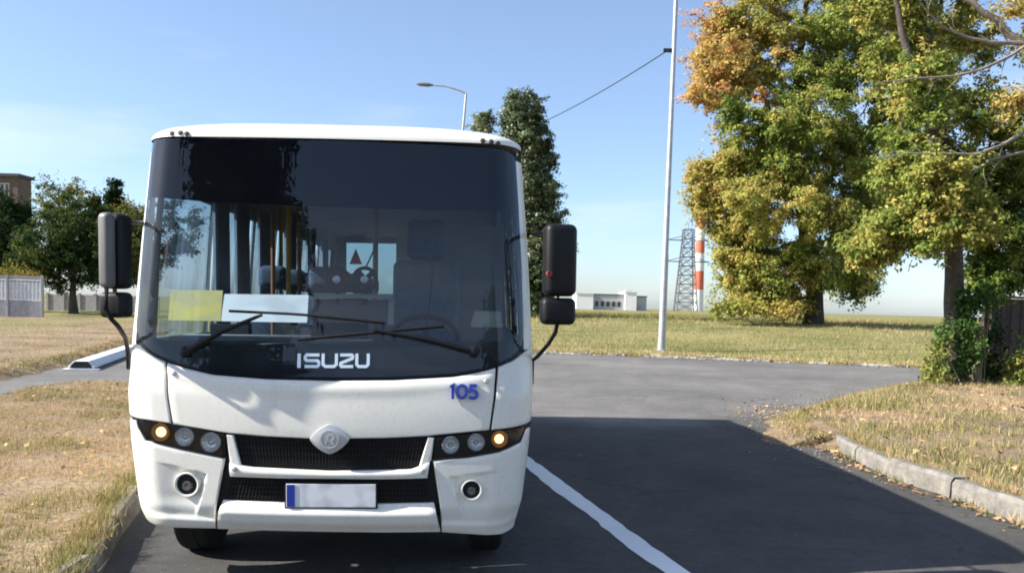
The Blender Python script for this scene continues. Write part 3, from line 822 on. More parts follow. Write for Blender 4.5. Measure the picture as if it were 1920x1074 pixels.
for st in ([([(0.03, 0.80), (0.12, 0.93), (0.12, 0.0)], False)], [(arc(0.43, 0.5, 0.155, 0.43, 90, 435, 28), True)],
           [([(0.93, 0.92), (0.73, 0.92), (0.71, 0.56), (0.78, 0.60)] + arc(0.80, 0.31, 0.145, 0.26, 80, -140, 14), False)]):
    glyph_aniso(st, 0.20, t4, 0.012, 'fleet_number', M['blue'], bus, ASP2)
# ---- number plate (its characters are not legible in the photograph)
def smear_mat(name, base, dark, sx, seed):
    m, n, l, b = mat_new(name)
    t = n.new('ShaderNodeTexCoord'); mp_ = n.new('ShaderNodeMapping'); mp_.inputs['Scale'].default_value = (sx, 4, 7); mp_.inputs['Location'].default_value = (seed, 0, 0)
    l.new(t.outputs['Object'], mp_.inputs['Vector']); x = noise_node(n, l, mp_.outputs[0], 1.2, 1, 0.4)
    l.new(mixc(n, l, mrange(n, l, x.outputs['Fac'], 0.42, 0.62), base, dark), b.inputs['Base Color']); b.inputs['Roughness'].default_value = 0.5
    return m
px0, pz0 = front(537, 906); px1, pz1 = front(705, 950)
pc = Vector(((px0 + px1) / 2, float(S(0, pz0)) - 0.004, (pz0 + pz1) / 2)); pw, ph = abs(px1 - px0), abs(pz0 - pz1)
MB().box(pc + Vector((0, 0.006, 0)), (pw + 0.02, 0.008, ph + 0.018)).build('plate_frame', M['black_plastic'], bus, bevel=0.003)
plate = MB().box(pc, (pw, 0.008, ph)).build('number_plate', smear_mat('plate_white', (0.74, 0.75, 0.78), (0.50, 0.51, 0.54), 8, 2.0), bus, bevel=0.003)
MB().box(pc + Vector((-pw / 2 + 0.026, -0.0055, 0)), (0.045, 0.004, ph - 0.008)).build('plate_blue_strip', M['blue'], plate)
# ---- roof cap and roof
BL = 7.7
def roof_z(x, y):
    w = 1.118; t = np.clip(np.abs(x) / w, 0, 1)
    return 2.645 + 0.075 * (1 - t ** 4) 
def build_roof():
    xs = np.sin(np.linspace(-1, 1, 61) * math.pi / 2); rows = []
    zt = 2.585
    prof = np.linspace(0, 1, 14)
    for t in prof:
        a = t * math.pi / 2
        row = []
        for s in xs:
            w0 = float(Wz(zt)); x = s * w0
            zr = float(roof_z(x, 0)); z = zt + (zr - zt) * math.sin(a) ** 0.9
            y = float(S(x, zt)) - 0.012 + 0.42 * (1 - math.cos(a)) * (1 - 0.25 * s * s) 
            ww = float(Wz(min(z, 2.9)))
            row.append((s * min(w0, ww + 0.02) , y, z))
        rows.append(row)
    last = rows[-1]
    for y in (1.2, 2.0, 3.5, 5.0, BL - 0.7, BL - 0.3, BL - 0.1, BL + 0.02):
        dz = 0 if y < BL - 0.6 else -((y - BL + 0.6) / 0.62) ** 2 * 0.16
        rows.append([(p[0], max(y, p[1] + 0.02), p[2] + dz) for p in last])
    V = [p for r_ in rows for p in r_]; nx = len(xs)
    f = []
    for j in range(len(rows) - 1):
        for i in range(nx - 1):
            a = j * nx + i; f.append((a, a + 1, a + nx + 1, a + nx))
    mb = MB(); mb.v = V; mb.f = f
    o = mb.build('roof', M['paint'], bus, True, fix=False)
    return o
roof = build_roof()
# dark joint under the cap, chipped marker lamps
for px, py in ((322, 250), (338, 249), (350, 251), (905, 264), (921, 266), (934, 269)):
    d = BUS_I.to_3x3() @ ray(px, py); o_ = BUS_I @ CAM_P
    hit, p, nn, _ = roof.ray_cast(o_, d.normalized())
    if not hit: continue
    if nn.y > 0: nn = -nn
    MB().lathe([(0.016, -0.01), (0.015, 0.004), (0.009, 0.007), (0.001, 0.008)], p, nn, 8).build('marker_lamp', M['rust'], bus)
# ---- side walls with window band, rear
WIN = [(0.60, 1.75), (1.85, 2.85), (2.95, 3.95), (4.05, 5.05), (5.15, 6.15), (6.25, 7.45)]
def side(sgn):
    zs = np.linspace(0.36, 2.64, 50)
    def X(z): return sgn * float(Wz(z))
    def Y0(z): return float(np.interp(z, ZT, P_T)) + 0.06 + CR_Y
    mb = MB()
    def sheet(y0, y1, z0, z1, ny=2, nz=8):
        vs, fs = [], []
        Zs = np.linspace(z0, z1, nz)
        for z in Zs:
            a = Y0(z) if y0 is None else y0
            for q in range(ny): vs.append((X(z), a + (y1 - a) * q / (ny - 1), z))
        for j in range(nz - 1):
            for q in range(ny - 1): fs.append((j * ny + q, j * ny + q + 1, (j + 1) * ny + q + 1, (j + 1) * ny + q))
        mb.add(vs, fs)
    sheet(None, WIN[0][0], 1.40, 2.35); sheet(None, BL, 2.35, 2.615); sheet(None, BL, 1.0, 1.40)
    for (a, b), (c, d) in zip(WIN[:-1], WIN[1:]): sheet(b, c, 1.40, 2.35)
    sheet(WIN[-1][1], BL, 1.40, 2.35)
    # lower skirt with wheel arches
    def arch_top(y):
        z = 0.36
        for wy in (0.84, 5.05):
            if abs(y - wy) < 0.52: z = max(z, 0.42 + math.sqrt(0.52 ** 2 - (y - wy) ** 2))
        return z
    ys = sorted(set(list(np.linspace(0.42, BL, 40)) + [wy + 0.52 * math.cos(t) for wy in (0.84, 5.05) for t in np.linspace(0, math.pi, 19)]))
    vs, fs = [], []
    for y in ys:
        zb = min(arch_top(y), 0.99)
        for z in np.linspace(zb, 1.0, 5): vs.append((X(z), y, z))
    for j in range(len(ys) - 1):
        for q in range(4): fs.append((j * 5 + q, j * 5 + 5 + q, j * 5 + 6 + q, j * 5 + 1 + q))
    mb.add(vs, fs)
    mb.build('side_wall', M['paint'], bus, True, fix=False)
    inn = MB()
    inn.v = [(p[0] - sgn * 0.05, p[1], p[2]) for p in mb.v if True]; inn.f = list(mb.f)
    inn.build('inner_lining', M['inner'], bus, True, fix=False)
    for a, b in WIN:
        vs = []
        for z in (1.38, 1.7, 2.05, 2.37):
            for y in (a - 0.02, b + 0.02): vs.append((X(z) - sgn * 0.015, y, z))
        w = MB().add(vs, [(0, 1, 3, 2), (2, 3, 5, 4), (4, 5, 7, 6)]).build('side_window', M['side_glass'], bus, True, fix=False)
side(-1); side(1)
rear = MB()
for c, s in (((0, BL, 1.05), (2.36, 0.03, 1.4)), ((0, BL, 2.59), (2.28, 0.03, 0.22)), ((-1.06, BL, 2.115), (0.20, 0.03, 0.73)), ((1.06, BL, 2.115), (0.20, 0.03, 0.73))):
    rear.box(c, s)
rear.build('rear_wall', M['inner'], bus)
MB().box((0, BL - 0.01, 2.115), (1.95, 0.006, 0.75)).build('rear_window', M['side_glass'], bus)
MB().box((0, 4.2, 0.62), (2.26, 7.0, 0.06)).build('floor', M['floor'], bus)
MB().box((0, 3.9, 0.50), (1.5, 6.2, 0.16)).box((0, 0.75, 0.44), (1.9, 0.5, 0.05)).build('underbody', M['under'], bus)
hl_ = MB()
for k in range(11):
    x = -1.05 + 2.1 * k / 10
vs = [(x, y, 2.52 + 0.12 * (1 - (x / 1.08) ** 2)) for y in (0.95, BL - 0.05) for x in np.linspace(-1.08, 1.08, 13)]
MB().add(vs, [(i, i + 1, i + 14, i + 13) for i in range(12)]).build('ceiling_lining', M['inner'], bus, True, fix=False)
# ---- wheels
for wx in (-0.93, 0.93):
    for wy, dbl in ((0.84, 0), (5.05, 1)):
        w = 0.235 if not dbl else 0.44
        c = Vector((wx if not dbl else wx * 0.92, wy, 0.40)); r = 0.40
        prof = [(0.235, -w / 2), (0.34, -w / 2), (0.385, -w / 2 + 0.02), (r, -w / 2 + 0.05), (r - 0.006, -0.03), (r, -0.025), (r, 0.025), (r - 0.006, 0.03), (r, w / 2 - 0.05), (0.385, w / 2 - 0.02), (0.34, w / 2), (0.235, w / 2)]
        wl_ = MB().lathe(prof, c, (1, 0, 0), 36).build('wheel', M['rubber'], bus, True)
        sg = 1 if wx > 0 else -1
        MB().lathe([(0.236, w / 2 - 0.03), (0.225, w / 2 - 0.045), (0.20, w / 2 - 0.10), (0.12, w / 2 - 0.06), (0.09, w / 2 - 0.01), (0.001, w / 2)], c, (sg, 0, 0), 24).build('rim', M['rim'], wl_, True)
MB().tube([(-0.8, 0.84, 0.42), (0.8, 0.84, 0.42)], 0.06, 8).build('axle', M['under'], bus)
# ---- wipers
def on_front(px, py, off): 
    x, z = front(px, py, off); return front_p(x, z, off)
def wiper(arm, blade):
    w = MB().tube([on_front(*p, 0.045 if i else 0.02) for i, p in enumerate(arm)], [0.020, 0.016, 0.010][:len(arm)] if len(arm) == 3 else 0.013, 6).build('wiper', M['black_plastic'], bus, True)
    pts = resample([tuple(p) for p in blade], 9)
    MB().tube([on_front(p[0], p[1], 0.022) for p in pts], 0.009, 6).build('wiper_blade', M['black_plastic'], w, True)
    MB().lathe([(0.035, -0.02), (0.032, 0.03), (0.015, 0.04), (0.001, 0.04)], on_front(*arm[0], 0.0), front_n(*front(*arm[0])), 14).build('wiper_pivot', M['black_plastic'], w, True)
wiper([(350, 660), (420, 622), (492, 592)], [(430, 584), (560, 590), (722, 606)])
wiper([(888, 660), (800, 638), (700, 621)], [(558, 637), (700, 624), (832, 612)])
# ---- mirrors
def rbox(c, s, name, mat, parent, bev, rot=None):
    return MB().box(c, s, rot).build(name, mat, parent, True, bevel=bev, seg=4)
def loc_at(px, py, ylocal):
    d = BUS_I.to_3x3() @ ray(px, py); o_ = BUS_I @ CAM_P
    return o_ + d * ((ylocal - o_.y) / d.y)
def span(p0, p1, y): 
    a, b = loc_at(*p0, y), loc_at(*p1, y); return (a + b) / 2, abs(a.x - b.x), abs(a.z - b.z)
# left of the picture
c, w, h = span((186, 400), (238, 542), 0.02)
lm = rbox(c + Vector((0.025, 0, 0)), (w - 0.02, 0.13, h), 'side_mirror', M['black_plastic'], bus, 0.035, Matrix.Rotation(R(-14), 3, 'Z'))
c2, w2, h2 = span((185, 398), (216, 540), -0.085)
rbox(c2, (w2, 0.07, h2), 'mirror_sunlit_side', M['plain_grey'], lm, 0.03, Matrix.Rotation(R(-24), 3, 'Z'))  # added slab, its grey stands for sun on the black housing
rbox(c + Vector((0.03, 0.075, 0)), (w - 0.05, 0.02, h - 0.05), 'mirror_glass', M['mirror'], lm, 0.006, Matrix.Rotation(R(-14), 3, 'Z'))
c3, w3, h3 = span((192, 547), (244, 596), 0.0)
lm2 = rbox(c3, (w3, 0.12, h3), 'wide_mirror', M['black_plastic'], bus, 0.03, Matrix.Rotation(R(-10), 3, 'Z'))
rbox(c3 + Vector((0.01, 0.068, 0)), (w3 - 0.04, 0.02, h3 - 0.03), 'mirror_glass', M['mirror'], lm2, 0.006, Matrix.Rotation(R(-10), 3, 'Z'))
L = lambda px, py, y=-0.05: loc_at(px, py, y)
MB().tube([L(272, 417, 0.42), L(240, 417, 0.10), L(213, 419, -0.06), L(204, 432, -0.09), L(201, 470, -0.09), L(200, 540, -0.09), L(199, 580, -0.09), L(207, 596, -0.08), L(222, 612, -0.02), L(236, 634, 0.16), L(240, 660, 0.30), L(241, 690, 0.36)], 0.013, 8).build('mirror_arm', M['black_plastic'], bus, True)
# right of the picture
c, w, h = span((1020, 420), (1078, 556), 0.08)
rm = rbox(c, (w, 0.13, h), 'side_mirror', M['black_plastic'], bus, 0.04, Matrix.Rotation(R(12), 3, 'Z'))
rbox(c + Vector((-0.01, 0.078, 0)), (w - 0.04, 0.02, h - 0.05), 'mirror_glass', M['mirror'], rm, 0.006, Matrix.Rotation(R(12), 3, 'Z'))
q = L(1030, 513, 0.0)
MB().lathe([(0.016, -0.012), (0.016, 0.012), (0.009, 0.012), (0.008, 0.006)], q + Vector((0, 0.01, 0)), (0.2, -1, 0), 16).build('mirror_sticker', M['sticker'], rm)
c, w, h = span((1013, 558), (1077, 609), 0.08)
rm2 = rbox(c, (w, 0.12, h), 'wide_mirror', M['black_plastic'], bus, 0.035, Matrix.Rotation(R(8), 3, 'Z'))
rbox(c + Vector((-0.01, 0.072, 0)), (w - 0.04, 0.02, h - 0.03), 'mirror_glass', M['mirror'], rm2, 0.006, Matrix.Rotation(R(8), 3, 'Z'))
MB().tube([L(1000, 440, 0.45), L(1028, 432, 0.16), L(1046, 440, 0.06), L(1048, 520, 0.05), L(1045, 606, 0.05), L(1042, 622, 0.06), L(1028, 645, 0.16), L(1008, 668, 0.30), L(998, 676, 0.38), L(997, 720, 0.42)], 0.012, 8).build('mirror_arm', M['black_plastic'], bus, True)
# ---- cabin
dash = MB().box((0, 0.70, 1.22), (2.06, 0.74, 0.34)).build('dashboard', M['dash'], bus, True, bevel=0.05, seg=4)
MB().box((-0.62, 0.62, 1.405), (0.80, 0.40, 0.03)).build('dash_mat', M['inner'], dash, True, bevel=0.01)
def seat(x, y, z, w, mat, name, hgt=0.62, head=True):
    s = MB().box((x, y + 0.05, z + 0.42), (w, 0.44, 0.12)).build(name, mat, bus, True, bevel=0.04, seg=3)
    MB().box((x, y + 0.30, z + 0.42 + hgt / 2), (w, 0.10, hgt), Matrix.Rotation(R(-9), 3, 'X')).build('backrest', mat, s, True, bevel=0.04, seg=3)
    if head: MB().box((x, y + 0.37, z + 0.50 + hgt + 0.07), (w * 0.60, 0.12, 0.20 if hgt < 0.65 else 0.29), Matrix.Rotation(R(-7), 3, 'X')).build('headrest', M['seat'], s, True, bevel=0.058, seg=6)
    MB().box((x, y + 0.08, z + 0.18), (w * 0.5, 0.3, 0.36)).build('seat_base', M['under'], s)
seat(0.50, 0.98, 0.80, 0.47, M['driver_seat'], 'driver_seat', 0.72)
for i, y in enumerate((2.2, 3.05, 3.9, 4.75, 5.6)):
    for x in (-0.86, -0.44): seat(x, y, 0.65, 0.40, M['seat'], 'passenger_seat', 0.62)
    for x in (0.86, 0.44): seat(x, y, 0.65, 0.40, M['seat'], 'passenger_seat', 0.62)
MB().box((0.66, 1.62, 1.45), (0.80, 0.04, 1.55)).build('driver_partition', M['inner'], bus)
MB().tube([(0.52, 0.62, 1.36), (0.52, 0.86, 1.46)], 0.03, 8).build('steering_column', M['dash'], bus)
MB().lathe([(0.215 + 0.017 * math.cos(t), 0.017 * math.sin(t)) for t in np.linspace(0, 2 * math.pi, 9)[:-1]], (0.52, 0.88, 1.42), (0, 0.62, 0.78), 30, closed=True).build('steering_wheel', M['black_plastic'], bus, True)
for px, y, mt, r_ in ((541, 2.1, 'yellow_rail', 0.019), (561, 2.9, 'orange_rail', 0.019), (512, 2.0, 'orange_rail', 0.018), (553, 4.2, 'orange_rail', 0.018), (704, 1.66, 'orange_rail', 0.02), (527, 3.2, 'yellow_rail', 0.018)):
    p = loc_at(px, 480, y)
    MB().tube([(p.x, y, 0.66), (p.x, y, 2.58)], r_, 10).build('grab_pole', M[mt], bus, True)
# curtains pulled along the left windows
def curtain(y0, y1, x, sgn):
    n = 34; vs = []
    for k in range(n):
        y = y0 + (y1 - y0) * k / (n - 1)
        for z in (1.30, 1.85, 2.42): vs.append((x + sgn * (0.022 * math.sin(k * 1.9) + 0.01 * math.sin(k * 0.7 + z)), y, z))
    fs = [(k * 3 + q, k * 3 + q + 1, k * 3 + 4 + q, k * 3 + 3 + q) for k in range(n - 1) for q in range(2)]
    MB().add(vs, fs).build('curtain', M['curtain'], bus, True, fix=False)
for y0, y1 in ((1.42, 1.80), (2.0, 2.4), (2.75, 3.3), (3.85, 4.35), (5.0, 5.5), (6.0, 6.4)): curtain(y0, y1, -1.02, 1)
for y0, y1 in ((1.7, 2.4), (2.9, 3.4), (4.0, 4.6), (5.3, 6.0)): curtain(y0, y1, 1.02, -1)
# twin cabin fans on the dash board edge
for px, py in ((632, 524), (684, 524)):
    p = loc_at(px, py, 0.60)
    f_ = MB().lathe([(0.072 + 0.012 * math.cos(t), 0.016 * math.sin(t)) for t in np.linspace(0, 2 * math.pi, 9)[:-1]], p, (0, 1, 0), 26, closed=True).build('cabin_fan', M['black_plastic'], bus, True)
    MB().lathe([(0.026, -0.02), (0.024, 0.025), (0.001, 0.03)], p, (0, -1, 0), 16).build('fan_hub', M['silver'], f_, True)
    for k in range(4):
        t = k * math.pi / 2 + px
        MB().box(p + Vector((math.cos(t) * 0.045, 0.004, math.sin(t) * 0.045)), (0.05, 0.006, 0.035), Matrix.Rotation(-t, 3, 'Y') @ Matrix.Rotation(R(25), 3, 'X')).build('fan_blade', M['black_plastic'], f_)
    MB().tube([p + Vector((0, 0.02, -0.07)), p + Vector((0, 0.03, -0.18))], 0.014, 8).build('fan_stand', M['black_plastic'], f_)
MB().tube([loc_at(684, 505, 0.62), loc_at(696, 480, 0.64), loc_at(704, 462, 0.7)], 0.005, 6).build('fan_cable', M['wire'], bus)
MB().tube([loc_at(785, 486, 0.50), loc_at(806, 488, 0.48), loc_at(812, 505, 0.46), loc_at(806, 560, 0.45), loc_at(796, 640, 0.45)], 0.005, 6).build('microphone_cable', M['wire'], bus)
# red triangle in the rear window
p = loc_at(667, 482, BL - 0.05)
MB().prism([p + Vector(v) for v in ((-0.09, 0, -0.10), (0.09, 0, -0.10), (0.0, 0, 0.12))], (0, 0, 0), (0, 0.01, 0)).build('warning_sticker', M['red_band'], bus)
p = loc_at(649, 440, BL - 0.2)
MB().box(p, (0.50, 0.03, 0.20)).build('rear_display', M['under'], bus)

# ---- loose things on the dashboard
def world_thing(o):
    o.matrix_world = BUS_M
    return o
PIV = -0.95
def plate_at(px0, py0, px1, py1, y, th, name, mat, parent=None, lean=0.0):
    a, b = loc_at(px0, py0, y), loc_at(px1, py1, y)
    cx = (a + b) / 2; tl = math.tan(lean); hw, hz = abs(a.x - b.x) / 2, abs(a.z - b.z) / 2
    cs = [(cx.x + u * hw, y + (cx.x + u * hw - PIV) * -tl + v * 0.03, cx.z + v * hz) for u, v in ((-1, -1), (1, -1), (1, 1), (-1, 1))]
    return MB().prism(cs, (0, 0, 0), (0, th, 0)).build(name, mat, parent, bevel=0.0015)
rbd = empty('route_board', BUS_P, BUS_YAW); rbd.rotation_euler.y = BUS_LEAN
tag(rbd, 'yellow and white route board standing behind the windscreen', 'sign')
plate_at(312, 543, 418, 602, 0.98, 0.006, 'number_panel', smear_mat('route_yellow', (0.66, 0.53, 0.09), (0.52, 0.44, 0.16), 3, 0.4), rbd, R(12))
plate_at(418.5, 551, 585, 604, 0.98, 0.006, 'name_panel', smear_mat('route_white', (0.80, 0.81, 0.83), (0.62, 0.63, 0.67), 3, 5.2), rbd, R(12))
MB().box((-0.78, 0.95, 1.44), (0.25, 0.10, 0.09)).box((-0.35, 0.86, 1.44), (0.25, 0.10, 0.09)).build('stand', M['dash'], rbd)
fb = empty('framed_board', BUS_P, BUS_YAW); fb.rotation_euler.y = BUS_LEAN
tag(fb, 'brown board in a cream frame standing on the dashboard', 'board')
plate_at(588, 560, 728, 606, 0.60, 0.008, 'panel', M['brown_board'], fb)
for n_, q in (('frame_bar', (586, 549, 738, 560.5)), ('frame_bar', (728, 561, 738, 609))): plate_at(*q, 0.59, 0.02, n_, M['cream'], fb)
bxp, bw, bh = span((881, 582), (942, 614), 0.36)
bo = MB()
x0, z0 = bw / 2, bh / 2
bo.add([(-x0, -0.07, -z0), (x0, -0.07, -z0), (x0, 0.07, -z0), (-x0, 0.07, -z0), (-x0 * 0.72, -0.05, z0), (x0 * 0.88, -0.05, z0), (x0 * 0.88, 0.05, z0), (-x0 * 0.72, 0.05, z0)], [(0, 1, 5, 4), (1, 2, 6, 5), (2, 3, 7, 6), (3, 0, 4, 7), (4, 5, 6, 7), (3, 2, 1, 0)])
o = bo.build('box', M['cream'], None, True, bevel=0.008)
o.matrix_world = BUS_M @ Matrix.Translation(bxp)
tag(o, 'small cream box on the dashboard behind the right wiper', 'box')

# ================================================================== STREET THINGS
def bar3(mb, a, b, r, n=4): mb.tube([a, b], r, n)
# white concrete barrier left of the bus
a, b = ground(152, 694), ground(240, 662)
d = (b - a); d.z = 0; Lb = 7.0; d.normalize()
cb = empty('concrete_barrier', (a.x, a.y, 0), math.atan2(d.y, d.x) - math.pi / 2)
tag(cb, 'long low white concrete barrier lying on the asphalt path', 'barrier')
sec = [(-0.26, 0.0), (-0.26, 0.05), (-0.15, 0.17), (0.15, 0.17), (0.26, 0.05), (0.26, 0.0)]
MB().prism([(x, 0.02, z + 0.03) for x, z in sec], (0, 0, 0), (0, Lb, 0)).build('beam', M['white_concrete'], cb, bevel=0.015)
MB().prism([(x * 0.8, 0, z * 0.85 + 0.05) for x, z in sec], (0, 0, 0), (0, 0.018, 0)).build('end_face', M['under'], cb)
MB().box((0, 0.05, 0.015), (0.72, 0.30, 0.03)).box((0, Lb - 0.3, 0.015), (0.62, 0.30, 0.03)).build('foot', M['white_concrete'], cb)

# tall pole with cable
pb = ground(1240, 657, 0.15); pt = at(1270, -60, pb.y)
lp = empty('lamp_post', pb)
tag(lp, 'tall pale tapering steel post at the far kerb, cable tied on', 'lamp post')
tp_ = pt - pb
mbp = MB(); mbp.tube([Vector((0, 0, -0.2)), tp_ * 0.25, tp_ * 0.26, tp_ * 0.6, tp_ * 1.25], [0.135, 0.118, 0.105, 0.085, 0.06], 14)
mbp.build('mast', M['galv'], lp, True)
MB().lathe([(0.20, 0.0), (0.20, 0.05), (0.15, 0.07), (0.14, 0.35), (0.11, 0.36)], (0, 0, -0.03), (0, 0, 1), 14).build('base_sleeve', M['galv'], lp, True)
hp = tp_ * 1.25
MB().tube([hp, hp + Vector((-0.8, -0.6, 0.35)), hp + Vector((-2.0, -1.5, 0.5))], 0.04, 8).build('arm', M['galv'], lp, True)
MB().box(hp + Vector((-2.3, -1.75, 0.48)), (0.6, 0.3, 0.12), Matrix.Rotation(R(37), 3, 'Z')).build('lamp_head', M['plain_grey'], lp, True, bevel=0.03)
hook = at(1252, 95, pb.y)
hk = hook - pb
MB().box(hk, (0.30, 0.10, 0.12)).build('cable_clamp', M['under'], lp)
# second lamp beyond the bus
lb_y = 40.0
pa = at(868, 245, lb_y); pe = at(874, 176, lb_y); base2 = Vector((pa.x - 0.15, lb_y, 0.1))
l2 = empty('street_lamp', base2)
tag(l2, 'thin street lamp with a long curved arm above the bus roof', 'street lamp')
MB().tube([(0, 0, 0), pa - base2, pe - base2], [0.10, 0.06, 0.05], 10).build('mast', M['galv'], l2, True)
arm = [pe, at(862, 170, lb_y), at(835, 162, lb_y), at(808, 160, lb_y)]
MB().tube([p - base2 for p in arm], [0.045, 0.04, 0.035, 0.035], 8).build('arm', M['galv'], l2, True)
hd0, hd1 = at(812, 160, lb_y) - base2, at(781, 158, lb_y) - base2
MB().tube([hd0, hd0 * 0.7 + hd1 * 0.3, hd0 * 0.2 + hd1 * 0.8, hd1], [0.04, 0.09, 0.08, 0.03], 8).build('lamp_head', M['plain_grey'], l2, True)
# sagging cable from the post to the second mast line behind the poplar
e0, e1 = hook, at(880, 268, 75.0)
pts = []
for t in np.linspace(0, 1, 20):
    p = e0.lerp(e1, t); p.z -= 1.1 * 4 * t * (1 - t) * 0.7; pts.append(p)
o = MB().tube([p - e0 for p in pts], 0.022, 5).build('overhead_cable', M['wire']); o.location = e0
tag(o, 'black overhead cable sagging from the tall post towards the poplar', 'cable')

# lattice pylon
def pylon(pl, pr, py_top, py_arms, Y, zb):
    cbase = at((pl[0] + pr[0]) / 2, pl[1], Y); base = Vector((cbase.x, Y, zb))
    root = empty('pylon', base)
    tag(root, 'dark steel lattice pylon beside the striped chimney', 'pylon')
    H = at(pl[0], py_top, Y).z - zb; w0 = abs(at(pl[0], pl[1], Y).x - at(pr[0], pr[1], Y).x)
    def hw(z): t = z / H; return w0 / 2 * (1 - 0.52 * min(1, t / 0.9)) 
    nlev = 9; zs = [H * k / nlev for k in range(nlev + 1)]
    cor = lambda z, i: Vector((hw(z) * (1 if i in (0, 1) else -1), hw(z) * (1 if i in (0, 3) else -1), z))
    for i in range(4):
        MB().tube([cor(z, i) for z in zs], 0.24, 4).build('leg', M['pylon'], root)
    mb = MB()
    for k in range(nlev):
        for i in range(4):
            j = (i + 1) % 4
            mb.tube([cor(zs[k], i), cor(zs[k + 1], j)], 0.12, 4); mb.tube([cor(zs[k], j), cor(zs[k + 1], i)], 0.12, 4)
            mb.tube([cor(zs[k + 1], i), cor(zs[k + 1], j)], 0.13, 4)
    mb.build('bracing', M['pylon'], root)
    for py in py_arms:
        za = at(pl[0], py, Y).z - zb; ln = w0 * 1.05
        m2 = MB()
        for s in (-1, 1):
            for yy in (-0.5, 0.5):
                m2.tube([(s * hw(za), yy * hw(za), za), (s * ln, 0, za)], 0.16, 4)
            m2.tube([(s * hw(za), 0, za + H * 0.05), (s * ln, 0, za)], 0.13, 4)
        m2.build('cross_arm', M['pylon'], root)
        for s in (-1, 1):
            MB().tube([(s * ln, 0, za), (s * ln, 0, za - 1.6)], [0.14, 0.14], 6).build('insulator', M['grey_wall'], root)
    MB().tube([(0, 0, H * 0.98), (0, 0, H * 1.08)], 0.10, 4).build('peak', M['pylon'], root)
pylon((1266, 577), (1304, 577), 430, (450, 490), 330.0, 1.0)
# striped chimney
Yc = 420.0
cb_ = at(1308, 582, Yc); Hc = at(1308, 385, Yc).z - 1.0; wc = abs(at(1298, 500, Yc).x - at(1317, 500, Yc).x)
ch = empty('chimney', (cb_.x, Yc, 1.0))
tag(ch, 'tall factory chimney striped red and white behind the trees', 'chimney')
cuts = [588, 543, 508, 475, 453, 428, 405, 385]
zz = [at(1308, c, Yc).z - 1.0 for c in cuts]; zz[0] = -1.0
for k in range(len(zz) - 1):
    r0 = wc / 2 * (1.06 - 0.30 * max(zz[k], 0) / Hc); r1 = wc / 2 * (1.06 - 0.30 * zz[k + 1] / Hc)
    MB().lathe([(r0, zz[k]), (r1, zz[k + 1])], (0, 0, 0), (0, 0, 1), 24).build('band', M['white_band'] if k % 2 == 0 else M['red_band'], ch, True)
# low white building on the horizon
Yb = 230.0
def wb(px0, py0, px1, py1): 
    a, b = at(px0, py0, Yb), at(px1, py1, Yb); return a, b
wbd = empty('low_building', (at(1140, 580, Yb).x, Yb, 1.0))
tag(wbd, 'low flat-roofed white industrial building on the horizon', 'building')
ox = wbd.location.x
def blk(px0, px1, pyt, name, mat, depth=14, dy=0.0):
    x0, x1 = at(px0, 580, Yb).x - ox, at(px1, 580, Yb).x - ox; h = at(px0, pyt, Yb).z - 1.0
    MB().box(((x0 + x1) / 2, depth / 2 + dy, h / 2 - 0.5), (x1 - x0, depth, h + 1.0)).build(name, mat, wbd)
    MB().box(((x0 + x1) / 2, depth / 2 + dy, h + 0.12), (x1 - x0 + 0.4, depth + 0.4, 0.22)).build('roof', M['roof'] if mat is M['grey_wall'] else M['white_wall'], wbd)
    return x0, x1, h
blk(1080, 1112, 550, 'wall', M['white_wall']); blk(1112.5, 1171, 552, 'wall', M['grey_wall'], 14, 1.5); x0, x1, h_ = blk(1171.5, 1193, 548, 'wall', M['white_wall']); blk(1193.5, 1214, 556, 'wall', M['grey_wall'], 10, 2)
for k in range(5):
    x = at(1120 + k * 10.5, 570, Yb).x - ox
    MB().box((x, 1.46, 1.6), (0.8, 0.1, 1.3)).build('window', M['window'], wbd)
MB().box(((x0 + x1) / 2, 6, h_ + 0.5), (1.6, 2, 0.6)).build('roof_vent', M['grey_wall'], wbd)
# brown tower block on the left
Yt = 150.0
ta, tb = at(-60, 318, Yt), at(33, 320, Yt)
tbd = empty('brick_building', ((ta.x + tb.x) / 2, Yt, 0))
tag(tbd, 'brown brick block with flat overhanging roof behind the left trees', 'building')
wT = tb.x - ta.x; hT = ta.z
MB().box((0, 2.1, hT / 2 - 0.5), (wT, 4.2, hT - 1.0)).build('wall', M['brick'], tbd)
MB().box((0, 2.1, hT - 0.75), (wT + 0.8, 5.0, 0.5)).build('roof', M['roof'], tbd)
for k in range(9):
    x = -wT / 2 + 1.0 + k * (wT - 2) / 8
    if x > wT * 0.33: continue
    f_ = MB().box((x, -0.02, hT - 3.4), (0.75, 0.12, 2.6)).build('window', M['cream'], tbd)
    MB().box((x, -0.09, hT - 3.4), (0.5, 0.06, 2.3)).build('pane', M['window'], f_)
# concrete panel fence on the left
fy = 54.0
f0 = at(80, 588, fy)
fr_ = empty('concrete_fence', (f0.x, fy, 0.14), R(6))
tag(fr_, 'grey precast concrete panel fence on the left, openwork upper panels', 'fence')
pwid = 2.0; fh = 2.45
def fence_piece(mb, x0):
    # upper openwork: frame and balusters
    z0, z1 = 1.0, fh - 0.25
    mb.box((x0 + pwid / 2, 0, z1 + 0.06), (pwid - 0.16, 0.09, 0.12)); mb.box((x0 + pwid / 2, 0, z0 + 0.05), (pwid - 0.16, 0.09, 0.10))
    for k in range(9): mb.box((x0 + 0.12 + (pwid - 0.24) * k / 8, 0, (z0 + z1) / 2 + 0.02), (0.09, 0.07, z1 - z0 - 0.1))
    mb.box((x0 + pwid / 2, 0.002, (z0 + z1) / 2), (pwid - 0.2, 0.06, 0.10)); mb.box((x0 + pwid / 2, 0.03, (z0 + z1) / 2), (pwid - 0.2, 0.02, z1 - z0 - 0.12))
    return mb
